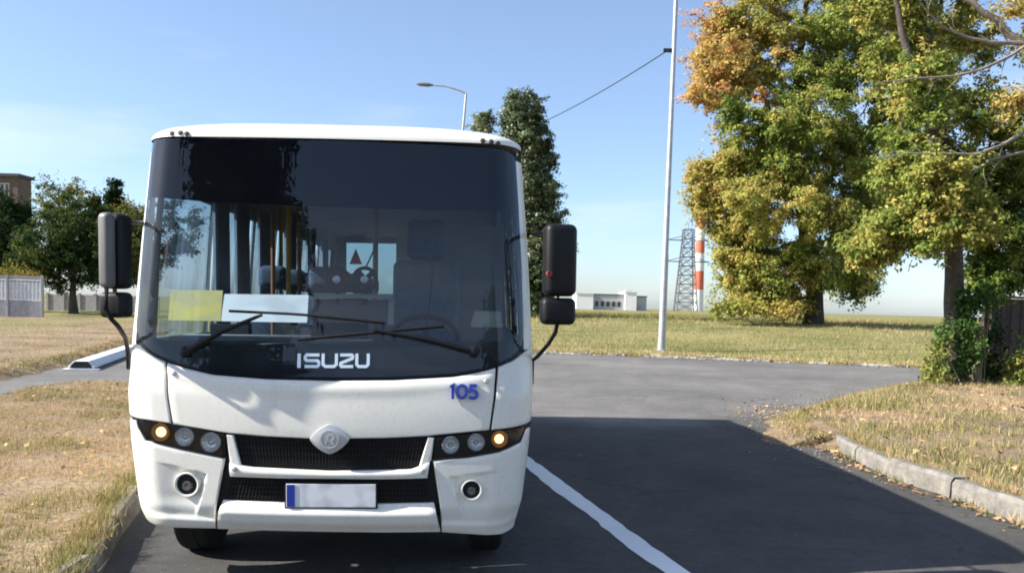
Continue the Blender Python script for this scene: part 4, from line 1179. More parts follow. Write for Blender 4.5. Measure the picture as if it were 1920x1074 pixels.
for k in range(8):
    x0 = -pwid * (k + 1)
    fence_piece(MB(), x0).build('openwork_panel', M['white_concrete'], fr_)
    MB().box((x0 + pwid / 2, 0, 0.48), (pwid - 0.15, 0.08, 0.98)).build('panel', M['fence_concrete'], fr_, bevel=0.015)
    MB().box((x0 + pwid / 2, 0, fh - 0.02), (pwid - 0.14, 0.10, 0.14)).build('top_panel', M['fence_concrete'], fr_)
for k in range(9):
    MB().box((-pwid * k, -0.02, fh / 2 + 0.05), (0.14, 0.18, fh + 0.1)).build('post', M['fence_concrete'], fr_, bevel=0.015)
# grey wall farther back between the fence and the bus
gw = at(90, 585, 78.0); gw2 = at(300, 580, 78.0)
o = empty('garden_wall', (gw.x, 78.0, 0.0))
tag(o, 'low grey concrete wall behind the leafy tree at left', 'wall')
nseg = 7; sl = (gw2.x - gw.x) / nseg
for k in range(nseg):
    MB().box((sl * (k + 0.5), 0, 0.8), (sl - 0.06, 0.12, 1.5)).build('panel', M['fence_concrete'], o, bevel=0.02)
    MB().box((sl * k, -0.02, 0.85), (0.18, 0.22, 1.7)).build('post', M['fence_concrete'], o)
# rusty sheet fence at the right
ry = 21.5
ra = at(1852, 556, ry); rb_ = at(2080, 556, ry + 0.8)
mf = empty('sheet_metal_fence', (ra.x, ry, VZ), math.atan2(0.8, rb_.x - ra.x))
tag(mf, 'dark rusty sheet metal fence with red top rail at right edge', 'fence')
Lf = rb_.x - ra.x; Hf = ra.z - VZ
for k in range(12):
    wv = Lf / 12
    vs = []
    for q, (u, d_) in enumerate(((0, 0), (0.3, 0), (0.4, 0.03), (0.7, 0.03), (0.8, 0), (1.0, 0))):
        vs += [(wv * (k + u * 0.985), -d_, 0.02), (wv * (k + u * 0.985), -d_, Hf - 0.04)]
    mb = MB().add(vs, [(2 * q, 2 * q + 2, 2 * q + 3, 2 * q + 1) for q in range(5)])
    mb.v += [(x, y + 0.006, z) for x, y, z in vs]; mb.f += [(12 + 2 * q + 1, 12 + 2 * q + 3, 12 + 2 * q + 2, 12 + 2 * q) for q in range(5)]
    mb.build('sheet', M['rust'], mf, fix=False)
MB().box((Lf / 2, 0.0, Hf), (Lf, 0.07, 0.06)).build('top_rail', M['red_rail'], mf, bevel=0.01)
MB().box((Lf / 2, 0.05, Hf * 0.45), (Lf, 0.05, 0.05)).build('middle_rail', M['red_rail'], mf)
for k in range(4): MB().box((Lf * k / 3, 0.05, Hf / 2), (0.07, 0.07, Hf)).build('post', M['rust'], mf)

# ================================================================== TREES
def sample_blob(c, r, n, shell=2.4):
    d = rng.normal(size=(n, 3)); d /= np.linalg.norm(d, axis=1)[:, None]
    return np.asarray(c) + d * (rng.random(n) ** (1 / shell))[:, None] * np.asarray(r)
def leaves_np(P, size, hue, up=0.35, aspect=0.62, fold=0.18, face=None):
    n = len(P)
    nrm = rng.normal(size=(n, 3)); nrm[:, 2] += up * 2
    if face is not None: nrm = nrm * 0.62 + face * 1.25
    nrm /= np.linalg.norm(nrm, axis=1)[:, None]
    a = rng.normal(size=(n, 3)); a[:, 2] -= 0.4; a -= (a * nrm).sum(1)[:, None] * nrm; a /= np.linalg.norm(a, axis=1)[:, None]
    b = np.cross(nrm, a)
    s = (size * rng.uniform(0.5, 1.6, n))[:, None]
    v0 = P - a * s * 0.5; v1 = P + b * s * 0.5 * aspect + nrm * s * fold - a * s * .08; v2 = P + a * s * 0.55; v3 = P - b * s * 0.5 * aspect + nrm * s * fold - a * s * .08
    V = np.stack([v0, v1, v2, v3], 1).reshape(-1, 3)
    F = np.arange(4 * n).reshape(n, 4)
    return V, F, np.clip(hue, 0, 1)
def make_tree(name, label, cat, base, trunk, blobs, leaf_n, leaf_size, spread, lmat, bmat, group=None, tip=0.012, step=0.8, up=0.35, bare=None, sides=6, min_r=0.0, trunk_r=None, twig=0.55):
    """trunk: list of points (world) the main stem follows; blobs: (centre, radii, number of twigs, hue)"""
    root = empty(name, base); tag(root, label, cat, group)
    base = np.array(base, float)
    nodes = []; parent = []
    tr = resample([tuple(p) for p in trunk], max(4, int(np.linalg.norm(np.array(trunk[-1]) - np.array(trunk[0])) / step)))
    for i, p in enumerate(tr): nodes.append(np.array(p) + (rng.normal(0, 0.03, 3) if 0 < i else 0)); parent.append(i - 1)
    ntr = len(nodes)
    att = []; hues = []; isbare = []
    for bl in blobs:
        c, r, n, h = bl[:4]
        q = sample_blob(c, r, n); att.append(q); hues.append(np.full(n, h) + rng.normal(0, 0.10, n)); isbare.append(np.full(n, bl[4] if len(bl) > 4 else 0))
    att = np.concatenate(att); hues = np.concatenate(hues); isbare = np.concatenate(isbare)
    order = np.argsort(np.linalg.norm(att - tr[-1] * 0.6 - tr[0] * 0.4, axis=1) + rng.normal(0, 0.5, len(att)))
    tips = []
    buf = np.zeros((len(nodes) + len(att) * 12, 3)); buf[:ntr] = nodes; cnt = ntr
    skip = max(1, int(ntr * 0.35))
    par = np.full(len(buf), -1, int); par[:ntr] = parent
    for k in order:
        A_ = att[k]
        d = np.linalg.norm(buf[skip:cnt] - A_, axis=1) + np.maximum(0, buf[skip:cnt, 2] - A_[2]) * 0.9
        j = skip + int(np.argmin(d)); p0 = buf[j]; L_ = np.linalg.norm(A_ - p0); m_ = int(min(11, max(1, round(L_ / step))))
        last = j
        for q in range(1, m_ + 1):
            t = q / m_
            p = p0 + (A_ - p0) * t + np.array([0, 0, 0.16 * L_ * math.sin(math.pi * t)]) + (rng.normal(0, 0.07 * step, 3) if q < m_ else 0)
            buf[cnt] = p; par[cnt] = last; last = cnt; cnt += 1
        tips.append((last, k))
    load = np.zeros(cnt); 
    for l_, k in tips: load[l_] += 1
    for i in range(cnt - 1, 0, -1):
        if par[i] >= 0: load[par[i]] += load[i]
    rad = tip * np.maximum(load, 1) ** 0.5 + min_r
    if trunk_r is not None:
        t_ = np.linspace(0, 1, ntr); rad[:ntr] = np.maximum(rad[:ntr] * 0.7, trunk_r * (1 - 0.82 * t_)); rad[0] = trunk_r * 1.35
    # tubes: follow chains
    kids = [[] for _ in range(cnt)]
    for i in range(cnt):
        if par[i] >= 0: kids[par[i]].append(i)
    mb = MB()
    started = [(0, None)]
    while started:
        i, pr = started.pop()
        ch_ = [] if pr is None else [pr]
        ch_.append(i); cur = i
        while kids[cur]:
            if cur < ntr - 1 and (cur + 1) in kids[cur]: nx = cur + 1
            else: nx = max(kids[cur], key=lambda z: load[z])
            for o_ in kids[cur]:
                if o_ != nx: started.append((o_, cur))
            ch_.append(nx); cur = nx
        rr = [rad[x] for x in ch_]
        if pr is not None: rr[0] = min(rad[pr], rr[1] * 1.15)
        big = rr[-1] if len(rr) == 1 else max(rr)
        rr[-1] *= 0.6
        if len(ch_) > 1: mb.tube([buf[x] - base for x in ch_], rr, 10 if i < ntr else (sides if big > 0.03 else 4), cap=False)
    mb.build('trunk', bmat, root, True, fix=False)
    # leaves
    P, Hh, Fc, sub = [], [], [], []
    for l_, k in tips:
        if isbare[k] > 0 and rng.random() < isbare[k]: continue
        n = max(8, int(leaf_n * rng.uniform(0.5, 1.5)))
        c = buf[l_]; back = buf[par[l_]] if par[l_] >= 0 else c
        sp = spread * rng.uniform(0.7, 1.35); ns = 9
        out = c - back; out = out / (np.linalg.norm(out) + 1e-6)
        dr = rng.normal(size=(ns, 3)) + out * 0.5; dr[:, 2] *= 0.75; dr /= np.linalg.norm(dr, axis=1)[:, None]
        ln = sp * rng.uniform(0.7, 2.3, ns)
        org = c + (back - c) * (rng.random((ns, 1)) * twig)
        for q_ in range(ns): sub.append((org[q_], org[q_] + dr[q_] * ln[q_] * 0.55 + [0, 0, 0.02], org[q_] + dr[q_] * ln[q_] - [0, 0, 0.10 * ln[q_]]))
        w_ = rng.integers(0, ns, n); u_ = rng.random(n) ** 0.75
        dd = rng.normal(size=(n, 3))
        q = org[w_] + dr[w_] * (ln[w_] * u_)[:, None] + dd * np.array([1, 1, 0.55]) * (leaf_size * 0.55 + 0.10 * sp); q[:, 2] -= 0.10 * ln[w_] * u_ ** 2
        fc_ = dr[w_] * 0.8 + dd * 0.3 + [0, 0, 0.35]
        Fc.append(fc_ / (np.linalg.norm(fc_, axis=1)[:, None] + 1e-6)); P.append(q); Hh.append(np.full(n, hues[k]) + rng.normal(0, 0.05, n) + rng.normal(0, 0.05, ns)[w_])
    mt = MB(); rt_ = min(0.012, tip * 0.5)
    for a_, b_, c_ in sub: mt.tube([a_ - base, b_ - base, c_ - base], [rt_, rt_ * 0.7, rt_ * 0.3], 3, cap=False)
    if sub: tag(mt.build('twigs', bmat, root, fix=False), kind='stuff')
    P = np.concatenate(P) - base; Hh = np.concatenate(Hh)
    V, F_, Hh = leaves_np(P, leaf_size, Hh, up, face=np.concatenate(Fc))
    np_mesh('crown', V, F_, lmat, root, attrs={'hue': Hh})
    return root
def bl(px, py, Y, rx, ry, n, hue, rd=None, bare=0.0):
    """a clump of the crown: centre seen at (px, py), Y metres away, radii in photograph pixels at that distance"""
    c = at(px, py, Y); k = Y / F_PX
    return (tuple(c), (rx * k, (rd if rd is not None else (rx + ry) * 0.5 * k), ry * k), n, hue, bare)
# A: big autumn maple beyond the cross road
YA = 47.0
bA = Vector((at(1525, 600, YA).x, YA, 1.0))
trA = [bA + Vector((0, 0, -0.3)), at(1530, 560, YA), at(1520, 480, YA), at(1500, 380, YA), at(1490, 250, YA), at(1500, 100, YA), at(1520, -60, YA)]
make_tree('maple_tree', 'large maple turning yellow and orange, beyond the cross road', 'tree', bA, trA, [
    bl(1400, 110, YA, 95, 90, 60, 0.66), bl(1365, 150, YA - 2, 85, 85, 40, 0.80), bl(1400, 20, YA, 90, 80, 40, 0.60), bl(1480, -60, YA, 150, 80, 50, 0.5),
    bl(1480, 230, YA - 3, 120, 90, 80, 0.34), bl(1560, 90, YA - 1, 120, 100, 70, 0.40), bl(1370, 340, YA - 1, 80, 60, 48, 0.60), bl(1340, 330, YA, 50, 45, 22, 0.70), bl(1322, 385, YA, 32, 26, 14, 0.62),
    bl(1470, 380, YA - 3, 130, 70, 70, 0.56), bl(1580, 340, YA - 2, 130, 110, 80, 0.42), bl(1405, 470, YA, 66, 60, 44, 0.55), bl(1480, 500, YA - 1, 90, 60, 50, 0.48),
    bl(1640, 300, YA + 2, 90, 120, 60, 0.38), bl(1640, 440, YA + 2, 90, 60, 44, 0.40), bl(1620, 60, YA + 2, 100, 110, 56, 0.45), bl(1430, 300, YA, 90, 60, 36, 0.5), bl(1365, 420, YA, 40, 50, 24, 0.6), bl(1378, 505, YA, 34, 50, 18, 0.58), bl(1720, 60, YA + 2, 120, 140, 60, 0.42),
    bl(1560, 500, YA - 2, 80, 60, 44, 0.42), bl(1400, 545, YA, 45, 32, 22, 0.62), bl(1460, 560, YA, 60, 30, 22, 0.50), bl(1600, 545, YA, 40, 30, 14, 0.36), bl(1680, 200, YA, 110, 140, 70, 0.40), bl(1330, 60, YA, 40, 60, 12, 0.85)],
    300, 0.135, 0.46, M['maple'], M['bark'], step=1.1, trunk_r=0.48, tip=0.013)
# B: nearer maple at the corner, with creeper
YB_ = 23.0
bB = ground(1785, 716, VZ); YB_ = bB.y
bB = Vector((bB.x, bB.y, VZ - 0.05))
trB = [bB, at(1786, 640, YB_), at(1788, 520, YB_), at(1790, 430, YB_), at(1768, 330, YB_), at(1735, 200, YB_), at(1690, 60, YB_), at(1670, -40, YB_)]
make_tree('maple_tree', 'creeper-clad maple with yellow-green leaves on the corner verge', 'tree', bB, trB, [
    bl(1690, 420, YB_ - 0.5, 75, 45, 42, 0.44), bl(1640, 470, YB_, 55, 26, 20, 0.50), bl(1770, 410, YB_ - 1, 80, 60, 44, 0.50), bl(1850, 440, YB_ + 1, 70, 70, 34, 0.26), bl(1860, 330, YB_ + 1, 70, 90, 34, 0.22, None, 0.2),
    bl(1740, 290, YB_ + 1, 110, 60, 30, 0.40, None, 0.45), bl(1800, 200, YB_ + 1, 90, 70, 28, 0.50, None, 0.35), bl(1700, 130, YB_ + 1, 90, 80, 34, 0.46, None, 0.2), bl(1800, 60, YB_ + 2, 90, 70, 30, 0.55, None, 0.3), bl(1680, 10, YB_ + 1, 100, 60, 34, 0.48),
    bl(1890, 250, YB_ + 1, 50, 60, 18, 0.55, None, 0.4), bl(1700, 350, YB_ + 1.5, 90, 60, 30, 0.38), bl(1760, 330, YB_ - 1.2, 60, 50, 22, 0.46), bl(1730, 180, YB_ - 0.8, 50, 70, 18, 0.44), bl(1900, 350, YB_ + 2, 60, 90, 34, 0.15), bl(1900, 480, YB_ + 2, 60, 60, 30, 0.12), bl(1840, 380, YB_ + 1.5, 80, 60, 26, 0.2), bl(1860, 520, YB_ + 1.2, 55, 30, 20, 0.18), bl(1720, -60, YB_ + 1, 130, 60, 36, 0.5)],
    230, 0.088, 0.25, M['maple'], M['bark'], step=0.55, trunk_r=0.26, tip=0.007)
# C: old tree past the right edge, bare pale limbs reaching in
YC_ = 20.0
bC = Vector((at(2040, 700, YC_).x, YC_, VZ - 0.05))
trC = [bC, at(2030, 500, YC_), at(2000, 300, YC_), at(1960, 140, YC_), at(1890, 60, YC_), at(1800, -10, YC_), at(1730, -60, YC_)]
ash = make_tree('ash_tree', 'old tree at the right edge with thick pale bare limbs', 'tree', bC, trC, [
    bl(1900, 20, YC_, 50, 30, 8, 0.7, None, 0.3), bl(1960, 300, YC_, 60, 120, 22, 0.35), bl(1900, 420, YC_ + 1, 40, 60, 16, 0.14), bl(1980, 80, YC_, 60, 80, 18, 0.6), bl(1900, 190, YC_ - 1, 30, 30, 8, 0.72, None, 0.2)],
    140, 0.085, 0.23, M['maple'], M['pale_bark'], step=0.3, trunk_r=0.22, tip=0.0085)
def bare_branch(px, r0, Y):
    p = resample([tuple(at(x, y, Y + dy)) for x, y, dy in px], 26); bs = np.array(ash.location)
    k = rng.normal(0, 0.012, p.shape); k = np.cumsum(k, 0) * 0.5; k[0] = 0; p = p + k
    rr = np.linspace(r0, r0 * 0.22, len(p)); b = MB().tube([q - bs for q in p], list(rr), 7).build('bare_branch', M['pale_bark'], ash, True)
    for i_ in rng.integers(5, len(p) - 1, 9):
        d = (p[min(i_ + 1, 25)] - p[i_ - 1]); d /= np.linalg.norm(d); sd = rng.normal(size=3); sd[1] *= 0.5; e = p[i_]; L_ = rng.uniform(0.25, 0.9); pts = [e - bs]
        for _ in range(5):
            d = d + sd * 0.16 + rng.normal(0, 0.12, 3); d /= np.linalg.norm(d); e = e + d * L_ / 5; pts.append(e - bs)
        MB().tube(pts, list(np.linspace(rr[i_] * 0.5, 0.004, 6)), 4).build('twig', M['pale_bark'], b, True)
bare_branch([(1960, 60, 0), (1920, 88, 0), (1890, 106, -0.2), (1840, 130, -0.3), (1780, 145, -0.4), (1720, 148, -0.5), (1640, 157, -0.5)], 0.045, YC_ - 0.6)
bare_branch([(1985, 215, 0), (1920, 245, 0), (1880, 272, -0.2), (1830, 292, -0.3), (1770, 290, -0.4), (1700, 290, -0.5), (1640, 302, -0.6)], 0.05, YC_ - 0.8)
bare_branch([(1985, 270, 0), (1920, 287, 0), (1860, 298, -0.2), (1820, 320, -0.3), (1785, 345, -0.4)], 0.045, YC_ - 0.4)
bare_branch([(1950, 110, 0), (1920, 80, 0), (1860, 78, -0.1), (1810, 68, -0.2), (1770, 50, -0.3), (1735, 15, -0.4)], 0.06, YC_ - 0.3)
# poplar behind the bus
YP = 52.0
bP = Vector((at(985, 600, YP).x, YP, 0.4))
pop = []
for py, hw_, n in ((208, 30, 20), (228, 40, 28), (264, 50, 36), (310, 52, 38), (360, 66, 44), (410, 72, 48), (460, 74, 48), (510, 70, 44), (545, 60, 26)):
    pop.append(bl(980 + (py - 185) * 0.055, py, YP, hw_, 44, int(n * 2.0), 0.5, hw_ * YP / F_PX))
pop += [bl(908, 240, YP + 2, 22, 26, 14, 0.75), bl(912, 300, YP + 2, 30, 60, 20, 0.6), bl(915, 420, YP + 2, 40, 90, 26, 0.5)]
make_tree('poplar_tree', 'tall columnar dark green poplar rising behind the bus', 'tree', bP, [bP, at(985, 400, YP), at(983, 260, YP), at(982, 215, YP)], pop, 210, 0.13, 0.33, M['poplar'], M['bark'], step=1.2, trunk_r=0.35, tip=0.012, up=0.1)
# trees at the left
def left_tree(name, label, px, pyb, Y, blobs, lmat, n=150, ls=0.16, sp=0.46, tr=0.28, up=0.35):
    b = Vector((at(px, pyb, Y).x, Y, 0.1)); top = min(b_[1] for b_ in blobs)
    make_tree(name, label, 'tree', b, [b, at(px, (pyb + top) / 2, Y), at(px, top, Y)], [bl(b_[0], b_[1], Y + b_[6], b_[2], b_[3], b_[4], b_[5]) for b_ in blobs], n, ls, sp, lmat, M['bark'], 'trees along the left boundary', step=1.2, trunk_r=tr, tip=0.012, up=up)
left_tree('broadleaf_tree', 'round green tree with dark trunk in front of the grey wall', 138, 582, 66, [(140, 440, 70, 50, 60, 0.45, 0), (90, 470, 70, 45, 50, 0.55, -1), (60, 500, 50, 26, 24, 0.66, -1), (170, 490, 70, 45, 50, 0.35, 0), (130, 400, 60, 40, 36, 0.6, 1), (200, 440, 50, 60, 36, 0.4, 1), (120, 520, 90, 22, 28, 0.35, 0)], M['dark_leaf'])
left_tree('broadleaf_tree', 'pale thin-leaved tree top showing above the round green tree', 110, 575, 88, [(105, 355, 42, 26, 22, 0.74, 0), (150, 365, 26, 24, 8, 0.95, 0), (110, 400, 60, 40, 30, 0.6, 0), (230, 420, 40, 40, 26, 0.75, 0)], M['dark_leaf'], 40, 0.24, 0.6)
left_tree('broadleaf_tree', 'very dark dense tree at the left edge below the brick block', 0, 580, 72, [(10, 420, 60, 60, 60, 0.08, 0), (-40, 460, 70, 70, 60, 0.05, 0), (40, 400, 30, 30, 16, 0.2, 0), (20, 480, 60, 40, 36, 0.1, 0)], M['dark_leaf'])
left_tree('broadleaf_tree', 'yellow-green tree half hidden by the left side mirror', 262, 585, 74, [(255, 415, 42, 34, 40, 0.82, 0), (240, 470, 50, 50, 44, 0.6, 0), (280, 460, 50, 70, 40, 0.6, 0), (330, 430, 60, 70, 40, 0.4, 0)], M['dark_leaf'])
YQ = 92.0
bQ = Vector((at(215, 580, YQ).x, YQ, 0.1))
con = [bl(215, 345 + 16 * k, YQ, 6 + 6.5 * k, 10, 9 + 4 * k, 0.4) for k in range(12)] + [bl(180, 372 + 14 * k, YQ, 5 + 6 * k, 9, 7 + 3 * k, 0.3) for k in range(8)]
make_tree('conifer_tree', 'dark pointed conifer above the left mirror', 'tree', bQ, [bQ, at(215, 450, YQ), at(215, 338, YQ)], con, 55, 0.26, 0.32, M['conifer'], M['bark'], step=1.2, trunk_r=0.25, up=0.0)
# trees behind the viewer: seen only as reflections in the windscreen
for nm, lb, x, y, h, w, dk in (('broadleaf_tree', 'tall dark tree mirrored in the left part of the windscreen', -6.5, -9.0, 11.0, 2.2, 0.05), ('broadleaf_tree', 'slender dark tree mirrored at the right edge of the windscreen', 5.2, -13.0, 7.0, 1.5, 0.1)):
    b = Vector((x, y, 0))
    make_tree(nm, lb, 'tree', b, [b, b + Vector((0.1, 0, h * 0.5)), b + Vector((0, 0.1, h * 0.95))],
        [((x, y, h * 0.75), (w, w, h * 0.25), 60, dk), ((x + w * 0.3, y, h * 0.55), (w * 0.9, w * .9, h * 0.2), 40, dk + 0.1)], 260, 0.2, 0.42, M['dark_leaf'], M['bark'], step=0.9, trunk_r=0.22)

# ------------------------------------------------------------------ creeper, bushes
def shrub(name, label, cat, base, clumps, n, size, spread, lmat, stems=5, group=None):
    root = empty(name, base); tag(root, label, cat, group); base = np.array(base, float)
    P, H_ = [], []; mb = MB()
    for c, r, k, h in clumps:
        q = sample_blob(c, r, k, 2.0)
        for p in q[:max(2, k // 3)]:
            b0 = base + np.array([rng.normal(0, 0.1), rng.normal(0, 0.1), -0.03]); mid = (b0 + p) / 2 + rng.normal(0, 0.05, 3)
            mb.tube([b0 - base, mid - base, p - base], [0.014, 0.010, 0.004], 4, cap=False)
        for p in q:
            P.append(p + rng.normal(size=(n, 3)) * spread); H_.append(np.full(n, h) + rng.normal(0, 0.08, n))
    mb.build('stems', M['stem'], root, fix=False)
    V, F_, H_ = leaves_np(np.concatenate(P) - base, size, np.concatenate(H_), 0.3)
    np_mesh('foliage', V, F_, lmat, root, attrs={'hue': H_})
bb = lambda px, py, Y, rx, ry, k, h: bl(px, py, Y, rx, ry, k, h)[:4]
shrub('creeper', 'bright green creeper climbing the right side of the corner trunk', 'creeper', (bB.x + 0.35, bB.y - 0.3, VZ), [bb(1815, 650, YB_ - 0.4, 26, 50, 26, 0.40), bb(1812, 585, YB_ - 0.35, 24, 50, 22, 0.25), bb(1835, 560, YB_ - 0.3, 26, 60, 20, 0.2), bb(1800, 690, YB_ - 0.4, 20, 22, 8, 0.3)], 24, 0.10, 0.09, M['ivy'])
shrub('bush', 'yellow-green bush at the left foot of the corner trunk', 'bush', (bB.x - 0.35, bB.y - 0.5, VZ), [bb(1757, 680, YB_ - 0.6, 16, 40, 20, 0.68), bb(1762, 640, YB_ - 0.5, 16, 40, 12, 0.52), bb(1752, 708, YB_ - 0.7, 20, 18, 10, 0.74)], 30, 0.085, 0.08, M['ivy'])
shrub('bush', 'yellow-green bush in front of the rusty fence at the right edge', 'bush', (at(1905, 700, 20.0).x, 20.0, VZ), [bb(1905, 700, 20, 26, 30, 20, 0.74), bb(1930, 660, 20, 30, 40, 16, 0.62), bb(1895, 730, 19.8, 26, 12, 8, 0.7)], 30, 0.10, 0.09, M['ivy'])
shrub('bush', 'grey-green scrubby bush between the corner trunk and the rusty fence', 'bush', (at(1860, 705, 21).x, 21.0, VZ), [bb(1850, 640, 21, 30, 50, 20, 0.1), bb(1870, 690, 20.8, 34, 22, 16, 0.15), bb(1845, 700, 20.6, 30, 16, 10, 0.5)], 24, 0.09, 0.11, M['dark_leaf'])
shrub('bush', 'low scrub at the foot of the large maple', 'bush', (at(1420, 585, YA - 2).x, YA - 2, 1.0), [bb(1400, 575, YA - 2, 50, 16, 26, 0.55), bb(1470, 582, YA - 2, 50, 12, 20, 0.7), bb(1352, 580, YA - 2, 20, 8, 8, 0.45)], 40, 0.16, 0.22, M['maple'])
shrub('bush', 'brownish bush behind the fence end under the left trees', 'bush', (at(50, 530, 57).x, 57.0, 0.2), [bb(45, 525, 57, 40, 16, 26, 0.97), bb(10, 520, 57, 26, 14, 12, 0.9)], 40, 0.15, 0.25, M['dark_leaf'])

# ------------------------------------------------------------------ grass, litter
def vnoise(x, y, s, seed=0):
    """smooth value noise for patchiness"""
    x = x * s + seed * 17.3; y = y * s + seed * 7.7
    xi, yi = np.floor(x).astype(int), np.floor(y).astype(int); fx, fy = sstep(x - xi), sstep(y - yi)
    def h(a, b): return ((np.sin(a * 127.1 + b * 311.7 + seed * 3.1) * 43758.5453) % 1.0)
    return (h(xi, yi) * (1 - fx) + h(xi + 1, yi) * fx) * (1 - fy) + (h(xi, yi + 1) * (1 - fx) + h(xi + 1, yi + 1) * fx) * fy
def blades(name, label, P, H, hue, width, lean=0.6):
    n = len(P)
    th = rng.uniform(0, 2 * math.pi, n); sx = np.stack([np.cos(th), np.sin(th), np.zeros(n)], -1)
    ph = rng.uniform(0, 2 * math.pi, n); ln = np.abs(rng.normal(0, lean, n))
    tip_ = np.stack([np.cos(ph) * ln, np.sin(ph) * ln, np.ones(n)], -1); tip_ /= np.linalg.norm(tip_, axis=1)[:, None]
    w = (width * rng.uniform(0.6, 1.4, n))[:, None]
    base = P.copy(); base[:, 2] -= 0.01
    V = np.stack([base - sx * w, base + sx * w, base + tip_ * H[:, None]], 1).reshape(-1, 3)
    o = np_mesh(name, V, np.arange(3 * n).reshape(n, 3), M['grass'], attrs={'hue': np.clip(hue, 0, 1)})
    return tag(o, label, 'grass', kind='stuff')
def scatter(poly, n, x0, x1, y0, y1, dens):
    """more seeds near the camera"""
    q = np.stack([rng.uniform(x0, x1, n), y0 + (y1 - y0) * rng.random(n) ** dens], -1)
    return q[inside(poly, q)]
q = scatter(L1r, 200000, -8, -2.0, 3.2, 16, 1.5)
dn = vnoise(q[:, 0], q[:, 1], 2.2, 1) * 0.6 + vnoise(q[:, 0], q[:, 1], 7, 2) * 0.4
q = q[rng.random(len(q)) < 0.06 + 1.25 * sstep((dn - 0.25) / 0.45)]
hu = 0.70 + 0.3 * (vnoise(q[:, 0], q[:, 1], 1.6, 4) - 0.5) + 0.2 * (vnoise(q[:, 0], q[:, 1], 9, 14) - 0.5) + rng.normal(0, 0.12, len(q))
gr = (vnoise(q[:, 0], q[:, 1], 0.8, 3) > 0.62) | ((q[:, 0] > -3.6) & (q[:, 1] < 7.5) & (vnoise(q[:, 0], q[:, 1], 2.0, 8) > 0.38))
hu = np.where(gr & (rng.random(len(q)) < 0.55), 0.25 + 0.2 * rng.random(len(q)), hu)
blades('grass', 'dry straw-coloured grass on the verge left of the bus', np.c_[q, np.full(len(q), VZ - 0.01)], rng.uniform(0.02, 0.07, len(q)) * np.where(gr, 1.5, 1), hu, 0.0035, 0.9)
q = scatter(R1r, 260000, 4.2, 24, 5.5, 26, 1.15)
dn = vnoise(q[:, 0], q[:, 1], 1.4, 5) * 0.6 + vnoise(q[:, 0], q[:, 1], 5, 6) * 0.4
q = q[rng.random(len(q)) < 0.06 + 1.2 * sstep((dn - 0.22) / 0.45)]
gr = (vnoise(q[:, 0], q[:, 1], 0.55, 7) > 0.42) | (np.hypot(q[:, 0] - 5.6, (q[:, 1] - 15.0) * 0.6) < 0.8)
hu = np.where(gr & (rng.random(len(q)) < 0.75), 0.18 + 0.3 * rng.random(len(q)), 0.72 + 0.22 * (vnoise(q[:, 0], q[:, 1], 1.3, 9) - 0.4) + rng.normal(0, 0.07, len(q)))
hh = rng.uniform(0.03, 0.10, len(q)) * np.where(gr, 1.6, 1.0) * np.where(np.hypot(q[:, 0] - 5.6, (q[:, 1] - 15.0) * 0.6) < 0.8, 1.8, 1)
blades('grass', 'patchy green and straw grass on the right corner verge', np.c_[q, np.full(len(q), VZ)], hh, hu, 0.006, 0.8)
n = 150000
xs = rng.uniform(-8, 48, n); tt = 0.2 + 62 * rng.random(n) ** 1.5
dn = vnoise(xs, tt, 0.5, 10) * 0.6 + vnoise(xs, tt, 1.7, 11) * 0.4
k = rng.random(n) < 0.25 + dn
xs, tt, dn = xs[k], tt[k], dn[k]
tall = sstep((tt - 10) / 14)
hu = 0.36 + 0.36 * (vnoise(xs, tt, 0.35, 12) - 0.4) + 0.14 * np.exp(-((tt - 14) / 4.0) ** 2) + rng.normal(0, 0.09, len(xs)) + 0.25 * (tt < 1.2)
blades('grass', 'olive and straw field grass beyond the cross road', np.stack([xs, yk(xs) + tt, field_h(xs, tt)], -1), rng.uniform(0.06, 0.16, len(xs)) * (1 + 1.6 * tall * vnoise(xs, tt, 0.4, 14)), hu, 0.012, 0.6)
q = scatter(L2r, 60000, -50, -10, 17, 58, 1.3)
dn = vnoise(q[:, 0], q[:, 1], 0.6, 15)
q = q[rng.random(len(q)) < 0.2 + dn]
blades('grass', 'dry pale grass between the path and the concrete fence', np.c_[q, np.full(len(q), VZ)], rng.uniform(0.05, 0.12, len(q)), 0.68 + rng.normal(0, 0.09, len(q)) - 0.25 * (vnoise(q[:, 0], q[:, 1], 0.4, 16) > 0.7), 0.010, 0.8)
def edge_tufts(label, pts, n_tuft, side, z, hue, hgt, wid, sd=0.035):
    p = resample(pts, 400); k = rng.integers(0, 399, n_tuft); P, H_, U = [], [], []
    for i in k:
        m_ = int(rng.uniform(8, 40)); c = p[i] + (p[i + 1] - p[i]) * rng.random(); off = side + abs(rng.normal(0, 0.03)) * np.sign(side)
        q = np.c_[c[0] + off + rng.normal(0, sd, m_), c[1] + rng.normal(0, sd * 1.6, m_), np.full(m_, z)]
        P.append(q); H_.append(rng.uniform(0.3, 1.0, m_) * hgt * rng.uniform(0.5, 1.3)); U.append(np.full(m_, hue + rng.normal(0, 0.16)))
    blades('grass', label, np.concatenate(P), np.concatenate(H_), np.concatenate(U), wid, 0.9)
edge_tufts('grass tufts hanging over the left kerb', kl[2:8], 330, -0.10, VZ, 0.45, 0.12, 0.0035, 0.05)
edge_tufts('grass tufts growing over the right kerb', kr[2:], 160, 0.16, VZ + 0.01, 0.55, 0.13, 0.005)
edge_tufts('weeds in the gutter of the right kerb', kr[2:], 14, -0.02, 0.0, 0.22, 0.14, 0.005)
edge_tufts('ragged grass along the far kerb', kf, 700, 0.0, 0.09, 0.60, 0.14, 0.010, 0.12)
